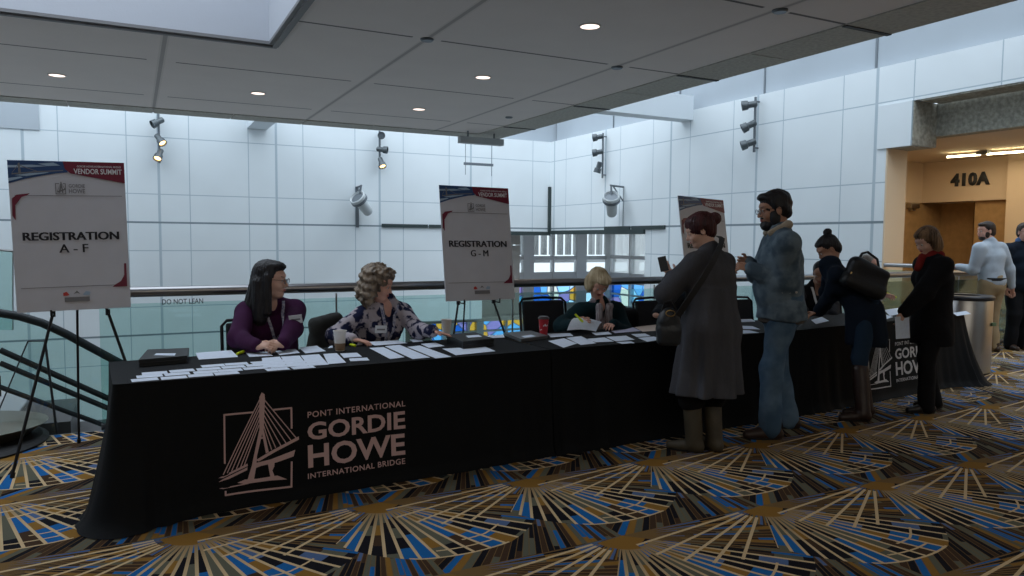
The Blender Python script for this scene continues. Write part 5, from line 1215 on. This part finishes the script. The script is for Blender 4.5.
# seams, buttons and waistband of the jacket
b = MB(); ww = w6.pel-w6.U*.055*w6.k
for i in range(3):
    c = Vector(w6.sh['L']*.0+w6.wa+w6.L*.185*w6.k+w6.F*(.04-.05*i)-V3(0,0,.05)); b.lathe(c, [(.0001,0),(.009,0),(.009,.004),(.0001,.005)], 10, R=aim(w6.L))
part('metal_button', b, M_steel, w6.t)
solid_obj('grey_shirt_hem', [cap(w6.pel-w6.U*.150*w6.k, .138*w6.k*1.1, w6.pel-w6.U*.10*w6.k, .140*w6.k*1.1, side=w6.L, fl=1.16), bxx(V3(4.5,4.14,.875-.5), (.5,.5,.5), None, .01, .01, '-')], cloth('taupe_shirt', (.10,.085,.075)), w6.t, vox=.009, noise=folds(.004,40,2))
w6.bottoms(M_jean, 'jeans', thigh=.086, knee=.062, ank=.060, folds_=(.009,26), r=1.02, hipr=.130)
w6.shoes(mat('dark_brown_shoe', (.030,.016,.012), .5), 'shoe', r=1.1)
w6.brows(H_BLACK)
w6.hair([w6.he((-.020,0,.042), (.104,.086,.094)), w6.he((-.055,0,-.010), (.060,.078,.065)), w6.he((.040,0,.092), (.058,.060,.030), .02), w6.he((.135,0,-.030), (.078,.066,.090), .012, '-')], H_BLACK, noise=strands(.003, 28, 6, curly=60))
w6.hair([w6.he((.055,0,-.092), (.048,.046,.040)), w6.he((.020,.058,-.050), (.035,.018,.052)), w6.he((.020,-.058,-.050), (.035,.018,.052)), w6.he((.087,0,-.043), (.012,.030,.006), .006), w6.he((.112,0,-.056), (.020,.017,.010), .005, '-')], H_BLACK, vox=.005, noise=folds(.002,200,2), name='beard')
# ---- leaning woman in the navy coat
w8 = Person('person in a navy coat and brown boots leaning over the far table', 5.73, 4.32, 140, size=.97, lean=40, hyaw=150, hpitch=-38, skin=SK_TAN, bulk=.94, feet=[(5.42,4.10,150),(5.62,4.22,145)],
    handL=A(815,318,Y=4.78), handR=A(826,318,Y=5.0), dL=(-.7,.4,-.35), nL=(0,0,-1), dR=(-.6,.5,-.3), nR=(0,0,-1), hintL=(.1,-.9,-.3), hintR=(.3,.6,-.6), curl=(.3,.3), vox=.007, hd=A(828,249,Y=4.60))
xx = [cap(w8.pel-V3(0,0,.02), .150, w8.pel-V3(-.01,.01,.25), .170, side=w8.L, fl=1.15, k=.05), bxx(V3(5.8,4.3,.60-.5), (1,1,.5), None, .01, .012, '-'), cap(w8.nb-w8.T*.03-w8.F*.02, .082, w8.nb+w8.T*.02-w8.F*.05, .070, k=.03)]
w8.top(cloth('navy_coat', (.008,.014,.026), bump=.3), 'coat', sleeve=(.074,.062,.048), hem=.1, extra=xx, folds_=(.009,26))
w8.bottoms(cloth('dark_jeans', (.016,.034,.062)), 'jeans', low=.82, knee=.062, ank=.055); w8.shoes(mat('brown_boot', (.028,.015,.012), .45, bump=.3, bscale=30), 'boot', up=.35, shaft=.068)
w8.hair(scalp(w8, 1.0, vol=1.0)+[w8.he((-.088,0,.128), (.038,.040,.036), .004), w8.he((.02,.0,.085), (.06,.06,.03), .02)], H_BLACK, noise=strands(.002, 28, 7))
# ---- standing woman in black with the red scarf
w10 = Person('person in a black jacket and red scarf holding a sheet at the far table', 6.36, 4.12, 150, size=.955, lean=2, hyaw=165, hpitch=-28, skin=SK_FAIR, bulk=1.14, vox=.007, feet=[(6.20,4.04,152),(6.46,4.14,150)],
    handL=A(899,318,Y=4.16), handR=A(930,300,Y=4.50), dL=(-.25,.1,-.9), nL=(-.1,.8,-.1), hintL=(.7,-.2,-.5), hintR=(.9,.2,-.7), curl=(.45,.4))
w10.top(cloth('black_jacket', (.008,.008,.010), bump=.4), 'jacket', sleeve=(.078,.070,.054), hem=.26, hemr=.150, extra=[bxx(V3(6.36,4.12,.60-.5), (1,1,.5), None, .01, .012, '-')], bust=.07, folds_=(.009,24))
w10.bottoms(cloth('black_trousers', (.008,.008,.010)), thigh=.095, knee=.068, ank=.066, r=.93); w10.shoes(mat('black_shoe', (.010,.010,.012), .35), 'shoe')
w10.hair(scalp(w10, 1.1, vol=1.08)+[w10.he((-.06,0,-.06), (.062,.082,.095), .02), w10.he((-.03,.070,-.04), (.055,.028,.090), .02), w10.he((-.03,-.070,-.04), (.055,.028,.090), .02), w10.he((.03,0,.09), (.06,.06,.03), .02)], H_BROWN, noise=strands(.003, 26, 8))
solid_obj('red_scarf', [cap(w10.nb+w10.F*.03+w10.L*.04, .045, w10.nb+w10.F*.03-w10.L*.04, .045), cap(w10.nb+w10.F*.09-w10.T*.02, .034, w10.nb+w10.F*.15-w10.T*.12+w10.L*.03, .026), cap(w10.nb-w10.F*.03+w10.L*.05+w10.T*.0, .035, w10.nb-w10.F*.04-w10.L*.05, .035)], cloth('red_scarf_cloth', (.20,.018,.016)), w10.t, noise=folds(.005,60,3))
# ---- two men by the railing on the right
w11 = Person('person in a pale blue shirt and khaki trousers leaning an arm on the railing', at(991,300,Y=6.0).x, 6.0, 82, size=1.05, lean=6, hyaw=155, hpitch=-6, skin=SK_PINK, sex='m', bulk=1.04, vox=.008, feet=None,
    handL=A(957,268,Y=6.38)+V3(0,0,.02), handR=A(1012,288,Y=5.95), dL=(-.6,.3,-.1), nL=(0,0,-1), hintL=(-.2,-.5,-.6), curl=(.3,.3))
w11.top(cloth('pale_blue_shirt', (.46,.53,.61)), 'shirt', sleeve=(.074,.062,.044), hem=-.01, hemr=.135, folds_=(.010,24), vox=.009)
w11.bottoms(cloth('khaki_trousers', (.36,.27,.16)), thigh=.10, knee=.074, ank=.066, hipr=.132); w11.shoes(mat('brown_shoe_a', (.05,.03,.02), .4))
b = MB(); wb = w11.pel+w11.U*.06
b.grid(lambda u, v: Vector(wb+w11.L*.190*math.cos(2*PI*u)+w11.F*.157*math.sin(2*PI*u)+V3(0,0,.04*v-.045)), 32, 2, close=True); part('belt', b, M_black, w11.t)
w11.hair(scalp(w11, 1.0, vol=1.0)+[w11.he((.03,0,.09), (.06,.06,.03), .02)], H_DKBR, vox=.007, noise=strands(.002, 28, 9))
w11.hair([w11.he((.050,0,-.085), (.045,.046,.036)), w11.he((.018,.056,-.045), (.03,.016,.045)), w11.he((.018,-.056,-.045), (.03,.016,.045)), w11.he((.112,0,-.056), (.020,.017,.010), .005, '-')], H_DKBR, vox=.006, name='beard')
w12 = Person('person with glasses in a dark navy sweater facing the hall at the right border', at(1019,300,Y=5.97).x, 5.97, -118, size=1.04, lean=0, hyaw=-120, hpitch=-4, skin=SK_PINK, sex='m', bulk=1.10, vox=.008, glasses=True, feet=None,
    hintL=(.8,.3,-.2), hintR=(-.6,.3,-.5))
w12.top(cloth('navy_sweater', (.010,.016,.028)), 'sweater', sleeve=(.076,.064,.050), hem=.02, belly=.13, folds_=(.007,26), vox=.009)
w12.bottoms(cloth('black_slacks', (.010,.011,.014)), thigh=.098, knee=.074, ank=.07); w12.shoes(mat('brown_shoe_b', (.045,.025,.018), .35))
w12.badge(.06,.16,.10,.04, mat('pale_name_tag', (.45,.55,.72), .5)); w12.badge(.0,.30,.07,.09, mat('lanyard_card', (.42,.36,.28), .5))
solid_obj('shirt_collar', [cap(w12.nb+w12.L*.03+w12.T*.02, .058, w12.nb-w12.L*.03+w12.T*.02, .058)], cloth('blue_check_shirt', (.10,.20,.42)), w12.t, vox=.008)
w12.brows(H_DKBR); w12.hair(scalp(w12, 1.0, vol=.99)+[w12.he((.03,0,.09), (.06,.062,.028), .02)], H_DKBR, vox=.007, noise=strands(.002, 28, 9))
# ================================================================ THINGS HELD OR WORN OVER THE SHOULDER
p = w5.wr['L']+w5.hdL[0]*.12; d = Vector((-.10,.25,.95)).normalized(); n = Vector((-.55,-.70,.3)); n = (n-d*n.dot(d)).normalized(); s_ = d.cross(n); c = Vector(p)+n*.012
t = thing('smartphone', 'dark smartphone held up by the person in the charcoal coat', 'phone', c)
b = MB(); b.prism([c-s_*.030-d*.055, c+s_*.030-d*.055, c+s_*.030+d*.055, c-s_*.030+d*.055], n*.008); part('phone_case', b, M_dark, t)
b = MB(); b.poly([c-s_*.028-d*.051-n*.0006, c+s_*.028-d*.051-n*.0006, c+s_*.028+d*.051-n*.0006, c-s_*.028+d*.051-n*.0006]); part('screen', b, mat('phone_screen', (.02,.025,.03), .1, emit=((.55,.65,.8), .25)), t)
# crossbody bag
M_bag = mat('grey_black_leather', (.020,.024,.028), .42, bump=.3, bscale=40); M_gold = mat('gold_clasp', (.55,.38,.15), .3, metal=1)
bc = A(668.5, 327, Y=3.98); t = thing('crossbody_handbag', 'black domed handbag with a gold clasp on the hip of the charcoal coat', 'handbag', bc)
ex = unit(V3(.89,-.46,0)); ez = V3(0,0,1); ey = unit(V3(.46,.89,0)); RB = np.stack([ex, ey, ez], 1)
solid_obj('bag_body', [ell(bc+ez*.01, (.082,.055,.125), RB, k=.03), bxx(bc-ez*.06, (.078,.05,.065), RB, .03, .03)], M_bag, t, vox=.006, noise=folds(.003,50,2))
b = MB(); top_ = bc+ez*.125; Wp = lambda v: Vector(v)
b.tube([Wp(bc+ex*.02*math.cos(a)*1.6+ey*-.055+ez*(.10+.02*math.sin(a))) for a in [PI*2*i/12 for i in range(13)]], .004, 6); part('gold_ring', b, M_gold, t)
b = MB(); b.tube([Wp(bc-ex*.05+ez*.10), Wp(bc-ex*.03+ez*.17), Wp(bc+ex*.02+ez*.185), Wp(bc+ex*.055+ez*.11)], .007, 8); part('carry_handle', b, M_black, t, sa=.7)
# strap following the back of the coat
sp = [A(678,316,Y=3.86), A(690,298,Y=3.80), A(703,279,Y=3.78), A(714,260,Y=3.80), A(721,245,Y=3.88), A(722,238,Y=3.99), A(719,236,Y=4.08)]
b = MB(); prev = None
for i, q in enumerate(sp):
    dq = unit(sp[min(i+1,len(sp)-1)]-sp[max(i-1,0)]); nn_ = unit(V3(-.2,-.95,.1)) if i < 5 else unit(V3(0,-.3,1)); sd_ = unit(np.cross(dq, nn_))
    cur = [b.b.verts.new(Wp(q+sd_*.021)), b.b.verts.new(Wp(q-sd_*.021)), b.b.verts.new(Wp(q-sd_*.021-nn_*.006)), b.b.verts.new(Wp(q+sd_*.021-nn_*.006))]
    if prev:
        for j in range(4): b.b.faces.new((prev[j], prev[(j+1)%4], cur[(j+1)%4], cur[j]))
    prev = cur
part('shoulder_strap', b, M_black, t, sa=.8)
# tote on the navy coat
bc = A(867, 276, Y=4.20); t = thing('tote_bag', 'large black tote bag slung on the shoulder of the leaning navy coat', 'handbag', bc)
ang = math.radians(-24); ex2 = unit(V3(.89,-.46,0)*math.cos(ang)+ez*math.sin(ang)); ez2 = unit(np.cross(ex2, -ey)); ez2 = ez2 if ez2[2] > 0 else -ez2; RB2 = np.stack([ex2, ey, ez2], 1)
solid_obj('bag_body', [bxx(bc-ez2*.02, (.18,.06,.13), RB2, .05, .03), bxx(bc-ez2*.09, (.19,.065,.05), RB2, .04, .03)], mat('black_tote_nylon', (.009,.010,.012), .5, bump=.3, bscale=30), t, vox=.008, noise=folds(.010,22,5))
b = MB(); b.tube([Wp(bc-ex2*.13+ez2*.08), Wp(bc-ex2*.11+ez2*.16+ey*.03), Wp(bc-ex2*.05+ez2*.20+ey*.08), Wp(bc+ex2*.03+ez2*.17+ey*.03), Wp(bc+ex2*.08+ez2*.08)], .011, 8); part('strap', b, M_black, t, sa=.7)
b = MB(); b.tube([Wp(bc-ex2*.155-ey*.05-ez2*.03), Wp(bc-ex2*.16-ey*.055-ez2*.10)], .006, 6); part('zip_pull', b, M_gold, t)
# paper held by the person in black
q = [(895,317),(909,315),(910,338),(896,339)]; P_ = [at(x, y, Y=4.14) for x, y in q]; b = MB(); b.prism(P_, (.004,.004,0)); tag(b.build('paper_sheet', M_paper), 'white sheet held hanging by the person in black jacket and red scarf', 'paper')
# sheets held by the blonde writer
q0 = [A(574,318,Y=5.12), A(602,322,Y=5.14), A(596,331.5,Y=5.02), A(567,330.5,Y=5.0)]
b = MB()
b.grid(lambda u, v: Wp((q0[0]*(1-u)+q0[1]*u)*(1-v)+(q0[3]*(1-u)+q0[2]*u)*v+V3(0,0,.022*math.sin(PI*v)*(1-.5*u)+.012*math.sin(PI*u))), 10, 8); b2 = b.build('paper_sheet', M_paper, smooth=True); tag(b2, 'curled white sheets held up by the blonde writer', 'paper')
pen(A(575,314,Y=5.10)-V3(0,0,.0), A(583,322,Y=5.06), 'yellow highlighter in the hand of the blonde writer')
# coat on the second chair
chair(x1, 5.78, -PI/2, 'charcoal banquet chair behind the purple jumper', w=.56, top=.86)
cc = chair(x2-.10, 5.84, -PI/2, 'charcoal banquet chair with a coat over it, behind the curly-haired person', w=.50, top=.82)
cx_ = x2-.30
o = solid_obj('draped_coat', [bxx(V3(cx_+.06,6.06,.68), (.10,.05,.15), None, .05, .03), cap(V3(cx_-.02,6.05,.80), .05, V3(cx_+.16,6.06,.84), .045, k=.03), cap(V3(cx_-.02,6.04,.74), .05, V3(cx_-.06,6.02,.50), .055, k=.03)], cloth('olive_grey_coat', (.045,.047,.045), bump=.5), None, vox=.008, noise=folds(.012,26,8)); tag(o, 'olive grey coat draped over the chair of the curly-haired person', 'coat')
chair(x3-.20, 5.86, -PI/2, 'charcoal banquet chair behind the blonde writer, frame showing beside the red cup', w=.50, top=.94)
chair(x4+.02, 5.88, -PI/2, 'charcoal banquet chair of the dark-jacketed helper', w=.46, top=.90)
chair(at(748, 300, Y=5.7).x, 5.62, -PI/2, 'charcoal banquet chair showing between the charcoal coat and denim jacket', w=.46, top=.90)
chair(x7, 6.02, -PI/2, 'charcoal banquet chair of the seated person in a dark suit', w=.46, top=.88)
chair(x9, 6.10, -PI/2, 'charcoal banquet chair of the grey-haired helper', w=.46, top=.86)
bx_ = at(620, 318, Y=5.75)
o = solid_obj('backpack', [bxx(V3(bx_.x,5.72,.66), (.17,.09,.20), None, .07, .03), ell(V3(bx_.x,5.64,.58), (.13,.07,.12), None, k=.03)], cloth('black_backpack_cloth', (.010,.011,.013), bump=.5), None, vox=.009, noise=folds(.006,26,8)); tag(o, 'dark backpack on the seat beside the blonde writer', 'backpack')
chair(bx_.x, 5.74, -PI/2, 'charcoal banquet chair holding a dark backpack', w=.46, top=.88)
# ================================================================ LIGHT
w = bpy.data.worlds.new('world'); SC.world = w; w.use_nodes = True
bg = w.node_tree.nodes['Background']; bg.inputs[0].default_value = (.80,.90,1.0,1); bg.inputs[1].default_value = 1.0
def area(loc, sx, sy, e, col, rot=(0,0,0)):
    l = bpy.data.lights.new('area_light', 'AREA'); l.shape = 'RECTANGLE'; l.size = sx; l.size_y = sy; l.energy = e; l.color = col
    o = bpy.data.objects.new('area_light', l); COL.objects.link(o); o.location = loc; o.rotation_euler = rot
    return o
DAY = (.80,.91,1.0)
area(((SX+WX)/2,8,8.8), WX-SX-.4, 28, 420, DAY)             # skylight over the strip beside the low ceiling
area((0,(SY+WY)/2,8.8), 26, WY-SY-.4, 520, DAY)              # skylight over the far side of the atrium
area((WLX-4.5,WLY-3,CZ+2.5), 8.6, 5.6, 120, (.8,.88,1))      # light well
area((15.9,4,LZ-.15), 3, 14, 130, (1,.80,.54))               # lobby lamps
area((.5,-3.5,CZ-.05), 9, 5, 125, (1,.92,.80))                 # unseen fill added in the hall behind, brightens near carpet and ceiling
SC.view_settings.exposure = 0.6
SC.cycles.max_bounces = 8; SC.cycles.transparent_max_bounces = 16; SC.cycles.use_denoising = True
SC.cycles.sample_clamp_indirect = 5
